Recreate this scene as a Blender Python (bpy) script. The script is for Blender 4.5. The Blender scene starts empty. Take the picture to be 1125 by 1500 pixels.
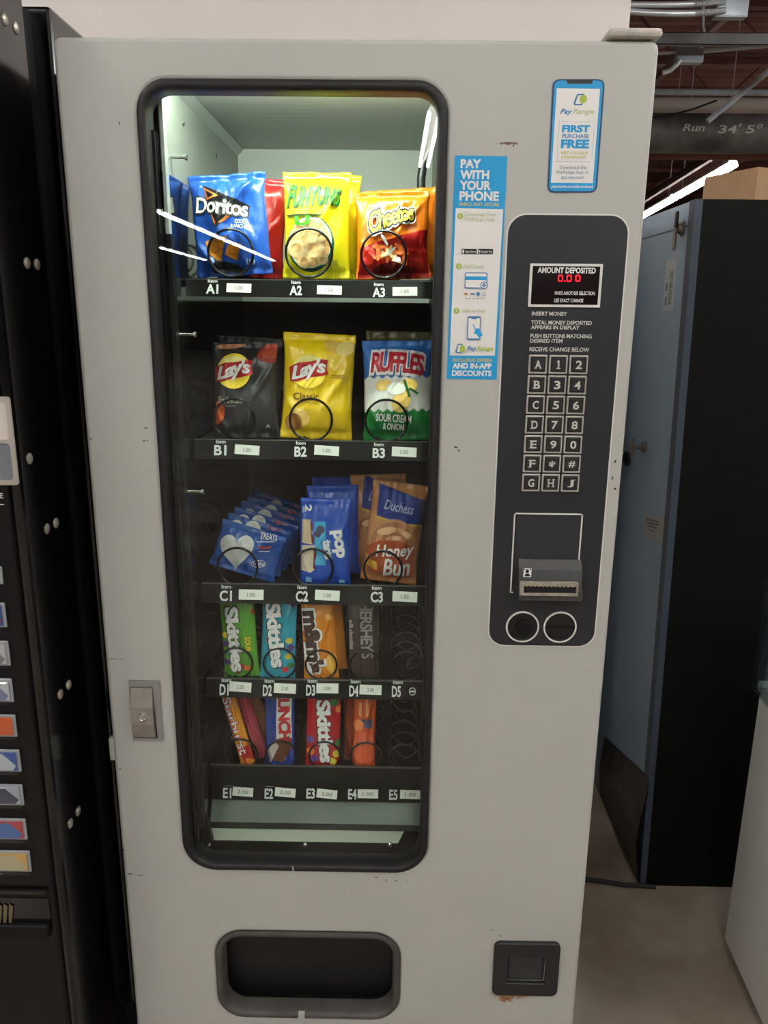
import bpy, bmesh, math, random
import numpy as np
from math import radians, sin, cos, pi
from mathutils import Vector, Matrix, noise
from mathutils.geometry import tessellate_polygon

# ------------------------------------------------------------------ camera
scn = bpy.context.scene
COL = scn.collection
FPX, CX, CY = 1138.0, 562.5, 750.0
CAM = np.array([0.0, -1.2, 1.45])
def _rot(p, y, r):
    cp, sp, cw, sw, cr, sr = cos(p), sin(p), cos(y), sin(y), cos(r), sin(r)
    A = np.array([[cw, 0, sw], [0, 1, 0], [-sw, 0, cw]])
    B = np.array([[1, 0, 0], [0, cp, -sp], [0, sp, cp]])
    C = np.array([[cr, -sr, 0], [sr, cr, 0], [0, 0, 1]])
    return C @ B @ A
_M = _rot(radians(14.45), radians(.56), radians(.60))
VR, VD, VF = _M[:, 0], _M[:, 1], _M[:, 2]
cam = bpy.data.cameras.new('camera')
cam.sensor_fit = 'HORIZONTAL'; cam.sensor_width = 36.0; cam.lens = FPX / 1125 * 36
cam.clip_start = .02; cam.clip_end = 200
camo = bpy.data.objects.new('camera', cam); COL.objects.link(camo)
ax = Vector((VR[0], VF[0], -VD[0])); ay = -Vector((VR[1], VF[1], -VD[1])); az = -Vector((VR[2], VF[2], -VD[2]))
mw = Matrix((ax, ay, az)).transposed().to_4x4(); mw.translation = Vector(CAM)
camo.matrix_world = mw
scn.camera = camo
# ------------------------------------------------------------------ world / exposure
wd = bpy.data.worlds.new('world'); scn.world = wd; wd.use_nodes = True
wd.node_tree.nodes['Background'].inputs[0].default_value = (.9, .95, 1, 1)
wd.node_tree.nodes['Background'].inputs[1].default_value = .02
vs = scn.view_settings
vs.view_transform = 'Standard'; vs.look = 'None'; vs.gamma = 1; vs.use_curve_mapping = False
vs.exposure = 0.34
ROOM_TUBE = 27.0        # emission of the hall's fluorescent tubes
CASE_TUBE = 84.0        # emission of the tube inside the snack machine

# ------------------------------------------------------------------ measuring: a pixel of the photo on a plane of the place
def ray(x, y):
    q = np.array([x - CX, y - CY, FPX]); return np.array([q @ VR, q @ VF, -(q @ VD)])
def at(x, y, Y=0.0):
    w = ray(x, y); return CAM + w * ((Y - CAM[1]) / w[1])
def ground(x, y, Z=0.0):
    w = ray(x, y); return CAM + w * ((Z - CAM[2]) / w[2])

# ------------------------------------------------------------------ materials
def lin(c):
    return tuple(((v / 255) / 12.92 if v / 255 <= .04045 else ((v / 255 + .055) / 1.055) ** 2.4) for v in c) + (1,)
MATS = {}
def mat(name, rgb, rough=.5, metal=0, var=0, vscale=8, bump=0, bscale=200, emit=0, coat=0, second=None, vdet=4, spec=None):
    if name in MATS: return MATS[name]
    m = bpy.data.materials.new(name); m.use_nodes = True; MATS[name] = m
    nt = m.node_tree; b = nt.nodes['Principled BSDF']
    c = lin(rgb)
    b.inputs['Base Color'].default_value = c
    b.inputs['Roughness'].default_value = rough
    b.inputs['Metallic'].default_value = metal
    if spec is not None: b.inputs['Specular IOR Level'].default_value = spec
    if coat: b.inputs['Coat Weight'].default_value = coat; b.inputs['Coat Roughness'].default_value = .12
    if emit:
        b.inputs['Emission Color'].default_value = c; b.inputs['Emission Strength'].default_value = emit
    if var or bump or second:
        tc = nt.nodes.new('ShaderNodeTexCoord')
    if var or second:
        n = nt.nodes.new('ShaderNodeTexNoise'); n.inputs['Scale'].default_value = vscale; n.inputs['Detail'].default_value = vdet
        nt.links.new(tc.outputs['Object'], n.inputs['Vector'])
        r = nt.nodes.new('ShaderNodeValToRGB')
        c2 = lin(second) if second else tuple(max(0, v * (1 - var)) for v in c[:3]) + (1,)
        r.color_ramp.elements[0].position = .35; r.color_ramp.elements[0].color = c2
        r.color_ramp.elements[1].position = .65; r.color_ramp.elements[1].color = c
        nt.links.new(n.outputs['Fac'], r.inputs['Fac']); nt.links.new(r.outputs['Color'], b.inputs['Base Color'])
    if bump:
        n2 = nt.nodes.new('ShaderNodeTexNoise'); n2.inputs['Scale'].default_value = bscale; n2.inputs['Detail'].default_value = 3
        nt.links.new(tc.outputs['Object'], n2.inputs['Vector'])
        bp = nt.nodes.new('ShaderNodeBump'); bp.inputs['Strength'].default_value = bump; bp.inputs['Distance'].default_value = .002
        nt.links.new(n2.outputs['Fac'], bp.inputs['Height']); nt.links.new(bp.outputs['Normal'], b.inputs['Normal'])
    return m
def band_mat(name, bands, rough=.3, wave=.0, wscale=60, soft=.003):
    """printed film whose colour changes along the bag's own height (object z): bands = [(z, rgb), ...]"""
    m = mat(name, bands[0][1], rough)
    nt = m.node_tree; b = nt.nodes['Principled BSDF']
    tc = nt.nodes.new('ShaderNodeTexCoord'); sp = nt.nodes.new('ShaderNodeSeparateXYZ')
    nt.links.new(tc.outputs['Object'], sp.inputs[0])
    z = sp.outputs['Z']
    if wave:
        mx = nt.nodes.new('ShaderNodeMath'); mx.operation = 'MULTIPLY'; mx.inputs[1].default_value = wscale
        nt.links.new(sp.outputs['X'], mx.inputs[0])
        sn = nt.nodes.new('ShaderNodeMath'); sn.operation = 'SINE'; nt.links.new(mx.outputs[0], sn.inputs[0])
        ma = nt.nodes.new('ShaderNodeMath'); ma.operation = 'MULTIPLY_ADD'; ma.inputs[1].default_value = wave
        nt.links.new(sn.outputs[0], ma.inputs[0]); nt.links.new(z, ma.inputs[2]); z = ma.outputs[0]
    sc = nt.nodes.new('ShaderNodeMath'); sc.operation = 'MULTIPLY'; sc.inputs[1].default_value = 5.0
    nt.links.new(z, sc.inputs[0])
    r = nt.nodes.new('ShaderNodeValToRGB'); cr = r.color_ramp
    e = cr.elements
    e[0].position = 0; e[0].color = lin(bands[0][1]); e[1].position = 1; e[1].color = lin(bands[-1][1])
    for (z0, c0), (z1, c1) in zip(bands, bands[1:]):
        a = e.new(max(0, z1 * 5 - soft * 5)); a.color = lin(c0)
        a = e.new(min(1, z1 * 5 + soft * 5)); a.color = lin(c1)
    nt.links.new(sc.outputs[0], r.inputs['Fac']); nt.links.new(r.outputs['Color'], b.inputs['Base Color'])
    return m
def ink(rgb, rough=.42):
    return mat('ink_%d_%d_%d' % rgb, rgb, rough)
def glass_mat(name='pane_glass', ior=1.43, tint=(.97, 1, .98)):
    if name in MATS: return MATS[name]
    m = bpy.data.materials.new(name); m.use_nodes = True; MATS[name] = m
    nt = m.node_tree; nt.nodes.clear()
    out = nt.nodes.new('ShaderNodeOutputMaterial'); mix = nt.nodes.new('ShaderNodeMixShader')
    tr = nt.nodes.new('ShaderNodeBsdfTransparent'); tr.inputs[0].default_value = tint + (1,)
    gl = nt.nodes.new('ShaderNodeBsdfGlossy'); gl.inputs['Roughness'].default_value = .01
    fr = nt.nodes.new('ShaderNodeFresnel'); ge = nt.nodes.new('ShaderNodeNewGeometry')
    mp = nt.nodes.new('ShaderNodeMapRange'); mp.inputs['To Min'].default_value = ior; mp.inputs['To Max'].default_value = 1 / ior
    nt.links.new(ge.outputs['Backfacing'], mp.inputs['Value']); nt.links.new(mp.outputs[0], fr.inputs['IOR'])
    nt.links.new(fr.outputs[0], mix.inputs[0]); nt.links.new(tr.outputs[0], mix.inputs[1]); nt.links.new(gl.outputs[0], mix.inputs[2])
    nt.links.new(mix.outputs[0], out.inputs[0])
    return m

# ------------------------------------------------------------------ mesh building
class MB:
    def __init__(s): s.v = []; s.f = []; s.m = []
    def add(s, vs_, fs, m=0):
        o = len(s.v); s.v += [tuple(p) for p in vs_]; s.f += [tuple(i + o for i in f) for f in fs]; s.m += [m] * len(fs); return s
    def box(s, x0, x1, y0, y1, z0, z1, m=0, bev=0):
        if not bev:
            v = [(x, y, z) for x in (x0, x1) for y in (y0, y1) for z in (z0, z1)]
            return s.add(v, [(0, 1, 3, 2), (4, 6, 7, 5), (0, 4, 5, 1), (2, 3, 7, 6), (0, 2, 6, 4), (1, 5, 7, 3)], m)
        bm = bmesh.new(); bmesh.ops.create_cube(bm, size=1)
        for p in bm.verts:
            p.co = Vector(((x0 + x1) / 2 + p.co.x * (x1 - x0), (y0 + y1) / 2 + p.co.y * (y1 - y0), (z0 + z1) / 2 + p.co.z * (z1 - z0)))
        bmesh.ops.bevel(bm, geom=list(bm.edges), offset=bev, segments=2, affect='EDGES', profile=.5)
        bm.verts.index_update()
        s.add([p.co for p in bm.verts], [[q.index for q in f.verts] for f in bm.faces], m); bm.free(); return s
    def rings(s, rs, m=0, cap0=False, cap1=False, closed=True):
        o = len(s.v); n = len(rs[0])
        for r_ in rs: s.v += [tuple(p) for p in r_]
        for i in range(len(rs) - 1):
            for j in range(n if closed else n - 1):
                k = (j + 1) % n
                s.f.append((o + i * n + j, o + i * n + k, o + (i + 1) * n + k, o + (i + 1) * n + j)); s.m.append(m)
        if cap0: s.f.append(tuple(o + j for j in range(n))[::-1]); s.m.append(m)
        if cap1: s.f.append(tuple(o + (len(rs) - 1) * n + j for j in range(n))); s.m.append(m)
        return s
    def tube(s, pts, r, n=10, m=0, caps=True):
        pts = [Vector(p) for p in pts]; rs = []
        up = Vector((0, 0, 1)); prev = None
        for i, p in enumerate(pts):
            t = (pts[min(i + 1, len(pts) - 1)] - pts[max(i - 1, 0)]).normalized()
            if prev is None:
                a = t.cross(up)
                if a.length < 1e-3: a = t.cross(Vector((1, 0, 0)))
            else:
                a = prev - t * prev.dot(t)
            a.normalize(); prev = a; b = t.cross(a)
            rr_ = r(i) if callable(r) else r
            rs.append([p + (a * cos(2 * pi * j / n) + b * sin(2 * pi * j / n)) * rr_ for j in range(n)])
        return s.rings(rs, m, caps, caps)
    def cyl(s, a, b, r, n=16, m=0): return s.tube([a, b], r, n, m)
    def lathe(s, c, axis, prof, n=24, m=0, cap=True):
        """prof = [(distance along axis, radius)]"""
        axis = Vector(axis).normalized(); c = Vector(c)
        a = axis.cross(Vector((0, 0, 1)))
        if a.length < 1e-3: a = axis.cross(Vector((1, 0, 0)))
        a.normalize(); b = axis.cross(a)
        rs = [[c + axis * d_ + (a * cos(2 * pi * j / n) + b * sin(2 * pi * j / n)) * r_ for j in range(n)] for d_, r_ in prof]
        return s.rings(rs, m, cap, cap)
    def plate(s, outer, holes, y0, y1, m=0):
        """flat panel in XZ with holes, from y0 (front) to y1"""
        loops = [outer] + list(holes)
        tri = tessellate_polygon([[Vector((x, z, 0)) for x, z in l] for l in loops])
        flat = [p for l in loops for p in l]; n = len(flat)
        o = len(s.v)
        s.v += [(x, y0, z) for x, z in flat] + [(x, y1, z) for x, z in flat]
        for t in tri:
            a, b, c = (flat[i] for i in t)
            cr = (b[0] - a[0]) * (c[1] - a[1]) - (b[1] - a[1]) * (c[0] - a[0])
            t = tuple(t) if cr > 0 else tuple(t)[::-1]
            s.f.append(tuple(o + i for i in t)); s.m.append(m)
            s.f.append(tuple(o + n + i for i in t[::-1])); s.m.append(m)
        k = 0
        for l in loops:
            for i in range(len(l)):
                a, b = k + i, k + (i + 1) % len(l)
                s.f.append((o + a, o + b, o + n + b, o + n + a)); s.m.append(m)
            k += len(l)
        return s
    def build(s, name, mats, parent=None, smooth=False, origin=None, fixn=True):
        v = np.array(s.v, dtype=float)
        if origin is None:
            lo, hi = v.min(0), v.max(0); origin = np.array([(lo[0] + hi[0]) / 2, (lo[1] + hi[1]) / 2, lo[2]])
        origin = np.array(origin, dtype=float)
        me = bpy.data.meshes.new(name); me.from_pydata([tuple(p) for p in v - origin], [], s.f)
        mats = mats if isinstance(mats, (list, tuple)) else [mats]
        for q in mats: me.materials.append(q)
        if len(mats) > 1: me.polygons.foreach_set('material_index', s.m)
        if fixn:
            bm = bmesh.new(); bm.from_mesh(me); bmesh.ops.recalc_face_normals(bm, faces=bm.faces); bm.to_mesh(me); bm.free()
        if smooth:
            me.polygons.foreach_set('use_smooth', [True] * len(me.polygons))
            try: me.set_sharp_from_angle(angle=radians(smooth if smooth is not True else 40))
            except Exception: pass
        me.update()
        ob = bpy.data.objects.new(name, me); COL.objects.link(ob); ob.location = origin
        if parent is not None: attach(ob, parent)
        return ob
def wpos(o):
    p = Vector(o.location); q = o
    while q.parent is not None: q = q.parent; p = p + Vector(q.location)
    return p
def attach(ob, parent):
    """children of unrotated parents: keep the world place, store the offset from the parent"""
    ob.location = Vector(ob.location) - wpos(parent); ob.parent = parent
def empty(name, loc):
    o = bpy.data.objects.new(name, None); COL.objects.link(o); o.location = loc; o.empty_display_size = .05; return o
def tag(o, label, cat, group=None):
    o['label'] = label; o['category'] = cat
    if group: o['group'] = group
    return o
def structure(o, label=None):
    o['kind'] = 'structure'
    if label: o['label'] = label
    return o
def copy_tree(o, parent=None, loc=None):
    c = o.copy(); COL.objects.link(c); c.parent = parent
    if loc is not None: c.location = loc
    for ch in list(o.children): copy_tree(ch, c)
    return c
def rr(x0, x1, z0, z1, r, n=8, inset=0.0):
    """rounded rectangle outline in XZ, counter-clockwise; inset shrinks it with the corners following"""
    x0 += inset; x1 -= inset; z0 += inset; z1 -= inset
    rs = r if isinstance(r, (list, tuple)) else (r,) * 4      # bl, br, tr, tl
    out = []
    for (cx, cz, a0), q in zip(((x0, z0, pi), (x1, z0, 1.5 * pi), (x1, z1, 0), (x0, z1, .5 * pi)), rs):
        q = max(q - inset, .0004)
        px = cx + (q if cx == x0 else -q); pz = cz + (q if cz == z0 else -q)
        out += [(px + q * cos(a0 + .5 * pi * i / n), pz + q * sin(a0 + .5 * pi * i / n)) for i in range(n + 1)]
    return out

# ------------------------------------------------------------------ flat print (lettering, emblems): 2-D shapes in photo pixels
_txt = {}
def text2d(body, bold=0.0, shear=0.0, space=1.0):
    k = (body, bold, shear, space)
    if k in _txt: return _txt[k]
    cu = bpy.data.curves.new('lettering', 'FONT'); cu.body = body; cu.size = 1; cu.offset = bold; cu.shear = shear
    cu.space_character = space; cu.resolution_u = 3; cu.fill_mode = 'FRONT' if hasattr(cu, 'fill_mode') else cu.fill_mode
    ob = bpy.data.objects.new('lettering', cu)
    me = bpy.data.meshes.new_from_object(ob)
    v = np.array([(p.co.x, p.co.y) for p in me.vertices]); f = [tuple(p.vertices) for p in me.polygons]
    bpy.data.objects.remove(ob); bpy.data.meshes.remove(me); bpy.data.curves.remove(cu)
    _txt[k] = (v, f); return _txt[k]
class Print:
    """collects coloured 2-D shapes; points are photo pixels (y down)"""
    def __init__(s, Y=0.0): s.items = []; s.Y = Y     # (verts world-plane (X,Z), faces, material)
    def _loc(s, cx, cy):
        c = at(cx, cy, s.Y); a = at(cx + 1, cy, s.Y); b = at(cx, cy + 1, s.Y)
        return c[0], c[2], a[0] - c[0], c[2] - b[2]
    def T(s, body, x0, y0, x1, y1, m, bold=.0, shear=0, rot=0, space=1.0, warp=None, grow=0.0):
        """text fitted to the pixel box (before turning by rot degrees clockwise about its centre)"""
        v, f = text2d(body, bold, shear, space); v0, _ = text2d(body, 0.0 if grow else bold, shear, space)
        lo, hi = v0.min(0), v0.max(0)
        q = (v - (lo + hi) / 2) / (hi - lo)                 # -.5 .. .5
        if warp: q = np.array([warp(a, b) for a, b in q])
        X, Z, sx, sz = s._loc((x0 + x1) / 2, (y0 + y1) / 2)
        w, h = (x1 - x0) * sx, (y1 - y0) * sz
        if abs(rot) > 60: w, h = (x1 - x0) * (sx + sz) / 2, (y1 - y0) * (sx + sz) / 2
        p = q * np.array([w, h]); a = radians(-rot)
        s.items.append((np.c_[X + p[:, 0] * cos(a) - p[:, 1] * sin(a), Z + p[:, 0] * sin(a) + p[:, 1] * cos(a)], f, m)); return s
    def poly(s, pts, m):
        w = np.array([(lambda c: (c[0], c[2]))(at(x, y, s.Y)) for x, y in pts])
        tri = tessellate_polygon([[Vector((a, b, 0)) for a, b in w]])
        s.items.append((w, [tuple(t) for t in tri], m)); return s
    def rect(s, x0, y0, x1, y1, m): 
        X, Z, sx, sz = s._loc((x0 + x1) / 2, (y0 + y1) / 2); a, b = (x1 - x0) / 2 * sx, (y1 - y0) / 2 * sz
        s.items.append((np.array([(X - a, Z - b), (X + a, Z - b), (X + a, Z + b), (X - a, Z + b)]), [(0, 1, 2, 3)], m)); return s
    def rrect(s, x0, y0, x1, y1, r, m):
        X, Z, sx, sz = s._loc((x0 + x1) / 2, (y0 + y1) / 2); a, b = (x1 - x0) / 2 * sx, (y1 - y0) / 2 * sz
        o = rr(X - a, X + a, Z - b, Z + b, r * sx, 4)
        s.items.append((np.array(o), [tuple(range(len(o)))], m)); return s
    def frame(s, x0, y0, x1, y1, t, m):
        s.rect(x0, y0, x1, y0 + t, m); s.rect(x0, y1 - t, x1, y1, m); s.rect(x0, y0, x0 + t, y1, m); s.rect(x1 - t, y0, x1, y1, m); return s
    def ell(s, cx, cy, rx, ry, m, rot=0, n=28):
        X, Z, sx, sz = s._loc(cx, cy); a = radians(-rot); o = []
        for i in range(n):
            u, w = rx * sx * cos(2 * pi * i / n), ry * sz * sin(2 * pi * i / n)
            o.append((X + u * cos(a) - w * sin(a), Z + u * sin(a) + w * cos(a)))
        s.items.append((np.array(o), [tuple(range(n))], m)); return s
    def ring(s, cx, cy, rx, ry, t, m, n=28, a0=0, a1=360):
        X, Z, sx, sz = s._loc(cx, cy); o = []; f = []
        for i in range(n + 1):
            q = radians(a0 + (a1 - a0) * i / n)
            o += [(X + rx * sx * cos(q), Z + ry * sz * sin(q)), (X + (rx - t) * sx * cos(q), Z + (ry - t) * sz * sin(q))]
        f = [(2 * i, 2 * i + 2, 2 * i + 3, 2 * i + 1) for i in range(n)]
        s.items.append((np.array(o), f, m)); return s
    def flat(s, name, parent, y, step=.00012, slope=None):
        mb = MB(); ms = []
        for k, (w, f, m) in enumerate(s.items):
            if m not in ms: ms.append(m)
            mb.add([(a, y - step * k - ((slope[0] - b) * slope[1] if slope else 0), b) for a, b in w], f, ms.index(m))
        return mb.build(name, ms, parent, fixn=False)

# ================================================================== THE SETTING
M_wall = mat('beige_wall_paint', (243, 234, 229), .8, var=.04, vscale=2)
M_hall = mat('hall_wall_paint', (150, 140, 130), .9, var=.15, vscale=.6)
def floor_material():
    m = mat('polished_concrete', (176, 165, 152), .42, second=(114, 98, 80), vscale=2.6, vdet=8, bump=.08, bscale=40)
    nt = m.node_tree; b = nt.nodes['Principled BSDF']
    tc = nt.nodes.new('ShaderNodeTexCoord'); n = nt.nodes.new('ShaderNodeTexNoise'); n.inputs['Scale'].default_value = 9; n.inputs['Detail'].default_value = 8
    nt.links.new(tc.outputs['Object'], n.inputs['Vector'])
    mp = nt.nodes.new('ShaderNodeMapRange'); mp.inputs['To Min'].default_value = .3; mp.inputs['To Max'].default_value = .6
    nt.links.new(n.outputs['Fac'], mp.inputs['Value']); nt.links.new(mp.outputs[0], b.inputs['Roughness'])
    return m
structure(MB().box(-14, 14, -28, 32, -.1, 0).build('floor', floor_material()), 'brown-grey polished concrete floor')
structure(MB().box(-14, .56, .92, 1.04, 0, 4.2).build('wall_back', M_wall), 'beige wall behind the vending machines')
structure(MB().box(-14, 14, 32, 32.1, 0, 6).build('wall_far', M_hall))
structure(MB().box(-14, 14, -28.1, -28, 0, 6).build('wall_rear', M_hall))
structure(MB().box(-14.1, -14, -28, 32, 0, 6).build('wall_left', M_hall))
structure(MB().box(14, 14.1, -28, 32, 0, 6).build('wall_right', M_hall))
# ribbed steel roof deck, ribs along X
mb = MB(); ys = []; pitch = .30
y = -28.0
while y < 32:
    ys += [(y, 5.0), (y + .10, 5.0), (y + .14, 5.07), (y + .26, 5.07)]; y += pitch
ys.append((32, 5.0))
mb.v = [(x, a, b) for a, b in ys for x in (-14, 14)]
mb.f = [(2 * i, 2 * i + 2, 2 * i + 3, 2 * i + 1) for i in range(len(ys) - 1)]; mb.m = [0] * len(mb.f)
M_deck = mat('rusty_primer_deck', (138, 92, 80), .8, var=.35, vscale=1.2)
structure(mb.build('ceiling', M_deck), 'red-brown ribbed steel roof deck')
M_joist = mat('primer_red_steel', (104, 62, 54), .6, var=.2, vscale=6)
M_galv = mat('galvanised_steel', (210, 219, 228), .45, .1, var=.2, vscale=14)
M_alu = mat('bright_conduit', (222, 226, 230), .3, .5)
def joist(y, x0=-3, x1=12, zb=4.35, zt=4.95):
    r_ = structure(empty('roof_joist', (x0, y, zb)), 'red open-web steel roof joist')
    MB().box(x0, x1, y - .05, y + .05, zt - .05, zt).build('top_chord', M_joist, r_)
    MB().box(x0, x1, y - .05, y + .05, zb, zb + .05).build('bottom_chord', M_joist, r_)
    x = x0; k = 0; src = None
    while x < x1 - .6:
        if src is None or k > 1:
            pass
        a, b = (zb + .02, zt - .02) if k % 2 == 0 else (zt - .02, zb + .02)
        MB().cyl((x, y, a), (x + .6, y, b), .014, 6).build('web_bar', M_joist, r_)
        x += .6; k += 1
for jy in (5.6, 7.4, 9.2, 11.0, 12.8, 14.6, 16.4, 18.2, 20.0): joist(jy, 1.0, 9.4)
# steel girder between, carried along Y
g = structure(MB().box(5.9, 6.1, 2, 30, 4.05, 4.33).build('roof_girder', M_joist), 'red-brown steel roof girder')

# ---- fluorescent strip lights in rows through the hall, plus unseen ones added to brighten it
M_house = mat('white_enamel', (205, 200, 195), .45)
M_tube = mat('fluorescent_tube', (253, 253, 250), .5, emit=ROOM_TUBE)
def strip_light(x, y, label):
    r_ = tag(empty('strip_light', (x, y, 3.0)), label, 'light', 'fluorescent strip lights in rows under the roof')
    mb = MB(); mb.rings([[(x + a, yy, 3.0 + b) for a, b in ((-.06, .042), (-.035, .085), (.035, .085), (.06, .042), (.055, .040), (.03, .078), (-.03, .078), (-.055, .040))] for yy in (y - 1.2, y + 1.2)], 0, True, True)
    mb.build('reflector', M_house, r_)
    for s in (-.045, .045):
        MB().cyl((x + s, y - 1.19, 3.02), (x + s, y + 1.19, 3.02), .019, 8).build('tube', M_tube, r_, smooth=True)
    for s in (-.9, .9):
        MB().cyl((x, y + s, 3.08), (x, y + s, 5.02), .006, 6).build('hanger_rod', M_galv, r_)
    return r_
src = strip_light(3.75, 9.1, 'glowing fluorescent strip light hanging under the roof above the grey-blue cabinet')
for yy, lb_ in ((11.62, 'second fluorescent strip light from the front in the row above the cabinet'), (14.14, 'third fluorescent strip light from the front in the row above the cabinet'), (16.66, 'farthest fluorescent strip light in the row above the cabinet')):
    c = copy_tree(src, None, (3.75 + (yy - 9.1) * .096, yy, 3.0)); c['label'] = lb_; c.rotation_euler.z = -radians(5.5)
src.rotation_euler.z = -radians(5.5)
L3 = 'fluorescent strip light in the rows mirrored in the snack machine window'
LIGHT_SPOTS = [(.31, y_) for y_ in (-2.2, -6.9)] + [(-1.8, -.9), (-1.8, -3.5), (1.95, -.9), (1.95, 1.7), (6.1, 2.2), (6.1, 8.7), (3.9, 1.7), (1.95, -3.4), (8.2, 4.0), (8.2, 8.5)] + [(-3.93, y_) for y_ in (-3.5, -6.1, -8.7, -11.2, -13.75, -16.3, -18.9, -21.5, -24.1)] + \
    [(-6.15, y_) for y_ in (-6, -11, -16, -21.3, -24)] + [(3.85, y_) for y_ in (-3, -8, -13, -18)]  # several right-hand spots are added lamps, brightening pipes, roof and floor
for x_, y_ in LIGHT_SPOTS:
    c = copy_tree(src, None, (x_, y_, 3.0)); c['label'] = L3 if (y_ < -5 and x_ < 1) else 'fluorescent strip light overhead out of view, in a set with lamps added to brighten the hall'; c.rotation_euler.z = 0

# ---- pipes and conduits under the roof at the right
def run(name, label, cat, px, py, Y, r, m, x0=.2, x1=7.5, n=14):
    c = at(px, py, Y)
    o = MB().cyl((x0, Y, c[2]), (x1, Y, c[2]), r, n).build(name, m, None, smooth=True)
    return tag(o, label, cat) if cat else o
M_blackpipe = mat('black_iron_pipe', (116, 112, 108), .5, .1, second=(74, 72, 70), vscale=5)
pipe_o = run('iron_pipe', 'thick black iron pipe with chalk writing under the roof', 'pipe', 1040, 196, 5.0, .133, M_blackpipe, n=24)
run('white_duct', 'off-white round duct running behind the black pipe', 'duct', 1040, 163, 5.75, .10, mat('offwhite_duct', (240, 236, 228), .6), n=20)
run('thin_conduit', 'thin grey conduit running above the off-white duct', 'conduit', 1040, 135, 5.9, .024, M_galv)
run('red_beam', 'dark red steel rail running just below the black pipe', 'beam', 1040, 227, 6.9, .045, mat('red_rail', (120, 66, 54), .6))
# chalk lettering lies on the front of the pipe
pr = Print(4.86); chalk = mat('chalk', (205, 200, 190), .9)
for b_, x0, x1, y0, y1, s_ in (('Run', 1001, 1033, 181, 192, .2), ('34', 1053, 1080, 183, 195, .1), ("'", 1082, 1088, 181, 186, .4), ('5', 1093, 1106, 183, 195, .1), ('0', 1110, 1118, 181, 188, .2)):
    pr.T(b_, x0, y0, x1, y1, chalk, .012, s_)
mbp = MB(); pc = at(1040, 196, 5.0)[2]
for w, f, m in pr.items:
    mbp.add([(a, 5.0 - math.sqrt(max(.134 ** 2 - (b - pc) ** 2, 0)) - .002, b) for a, b in w], f)
mbp.build('chalk_writing', chalk, pipe_o, fixn=False)
# strut channel
c = at(1040, 58, 3.9)
o = MB().box(.6, 5, 3.88, 3.92, c[2] - .032, c[2] - .028).box(.6, 5, 3.88, 3.884, c[2] - .032, c[2] + .032).box(.6, 5, 3.88, 3.92, c[2] + .028, c[2] + .032).build('strut_channel', mat('zinc_channel', (156, 161, 166), .5, .1, var=.15, vscale=9))
tag(o, 'long zinc strut channel crossing under the roof', 'channel')
def between(name, label, cat, p, q, r, m, n=10):
    return tag(MB().cyl(tuple(p), tuple(q), r, n).build(name, m, None, smooth=True), label, cat)
between('diagonal_strut', 'grey diagonal strut rising from the black pipe to the right', 'strut', at(1036, 178, 4.8), at(1180, 60, 4.8), .022, M_galv, 6)
between('rusty_brace', 'dusty red-brown diagonal brace behind the junction box', 'strut', at(955, 122, 4.6), (at(955, 122, 4.6)[0] + 2.3, 4.6, 5.02), .03, mat('dusty_primer', (130, 104, 98), .7), 4)
between('brown_rail', 'brown rail running back above the glowing strip light', 'rail', (3.32, 6.2, 3.16), (4.4, 18, 3.16), .05, mat('brown_rail', (92, 70, 62), .7), 6)
# flexible metal conduits with ribbed sheath
for k, (ya, yb, lab) in enumerate(((6, 7, 'upper of two ribbed flexible metal conduits at the roof'), (14.5, 20, 'lower of two ribbed flexible metal conduits at the roof'))):
    a, m_, b = at(900, ya, 3.4), at(1000, 25 if k else 9, 3.4), at(1062, 2 if not k else 15, 3.4)
    a, m_, b = map(Vector, (a, m_, b)); pts = []
    for i in range(121):
        t = i / 120; pts.append(a * (1 - t) ** 2 + m_ * 2 * t * (1 - t) + b * t * t)
    tag(MB().tube(pts, lambda i: .0135 if i % 2 else .0175, 8).build('flexible_conduit', M_alu, None, smooth=80), lab, 'conduit', 'flexible conduits')
def jbox(px, py, Y, s, label):
    c = at(px, py, Y); r_ = tag(empty('junction_box', (c[0], Y, c[2] - s * .35)), label, 'junction box', 'junction boxes')
    MB().box(c[0] - s / 2, c[0] + s / 2, Y - .03, Y + .03, c[2] - s * .35, c[2] + s * .35, bev=.004).build('box_body', M_galv, r_)
    MB().box(c[0] - s * .46, c[0] + s * .46, Y - .034, Y - .03, c[2] - s * .31, c[2] + s * .31).build('cover_plate', mat('zinc_plate', (176, 186, 194), .35, .6), r_)
    for s_ in (-.3, .3):
        MB().lathe((c[0] + s * s_, Y - .034, c[2] + s * .2), (0, -1, 0), [(0, .006), (.003, .006), (.004, .003)], 8).build('screw', M_alu, r_)
    return c
jb = jbox(1009, 78, 4.1, .165, 'square zinc junction box below the strut channel')
jbox(1070, 9, 3.45, .17, 'zinc junction box at the end of the flexible conduits')
between('white_conduit', 'short pale conduit entering the junction box from the left', 'conduit', at(930, 80, 4.1), at(992, 76, 4.1), .011, M_alu)
between('grey_conduit', 'grey conduit leaving the junction box to the right', 'conduit', at(1027, 75, 4.1), at(1150, 64, 4.1), .014, M_galv)
pts = [Vector(at(x_, y_, 3.95)) for x_, y_ in ((1030, 10), (1030, 40), (1033, 52), (1030, 62), (1027, 70))]
tag(MB().tube(pts, .009, 8).build('drop_conduit', M_alu, None, smooth=True), 'short white conduit dropping onto the square junction box', 'conduit')
pts = [Vector(at(x_, y_, 4.05)) for x_, y_ in ((970, 107), (982, 103), (992, 94), (996, 88))]
tag(MB().tube(pts, .014, 8).build('bent_conduit', M_alu, None, smooth=True), 'bent bright conduit stub under the square junction box', 'conduit')
pts = [Vector(at(x_, y_, 4.82)) for x_, y_ in ((925, 176), (985, 168), (1015, 160), (1050, 147))]
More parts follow.
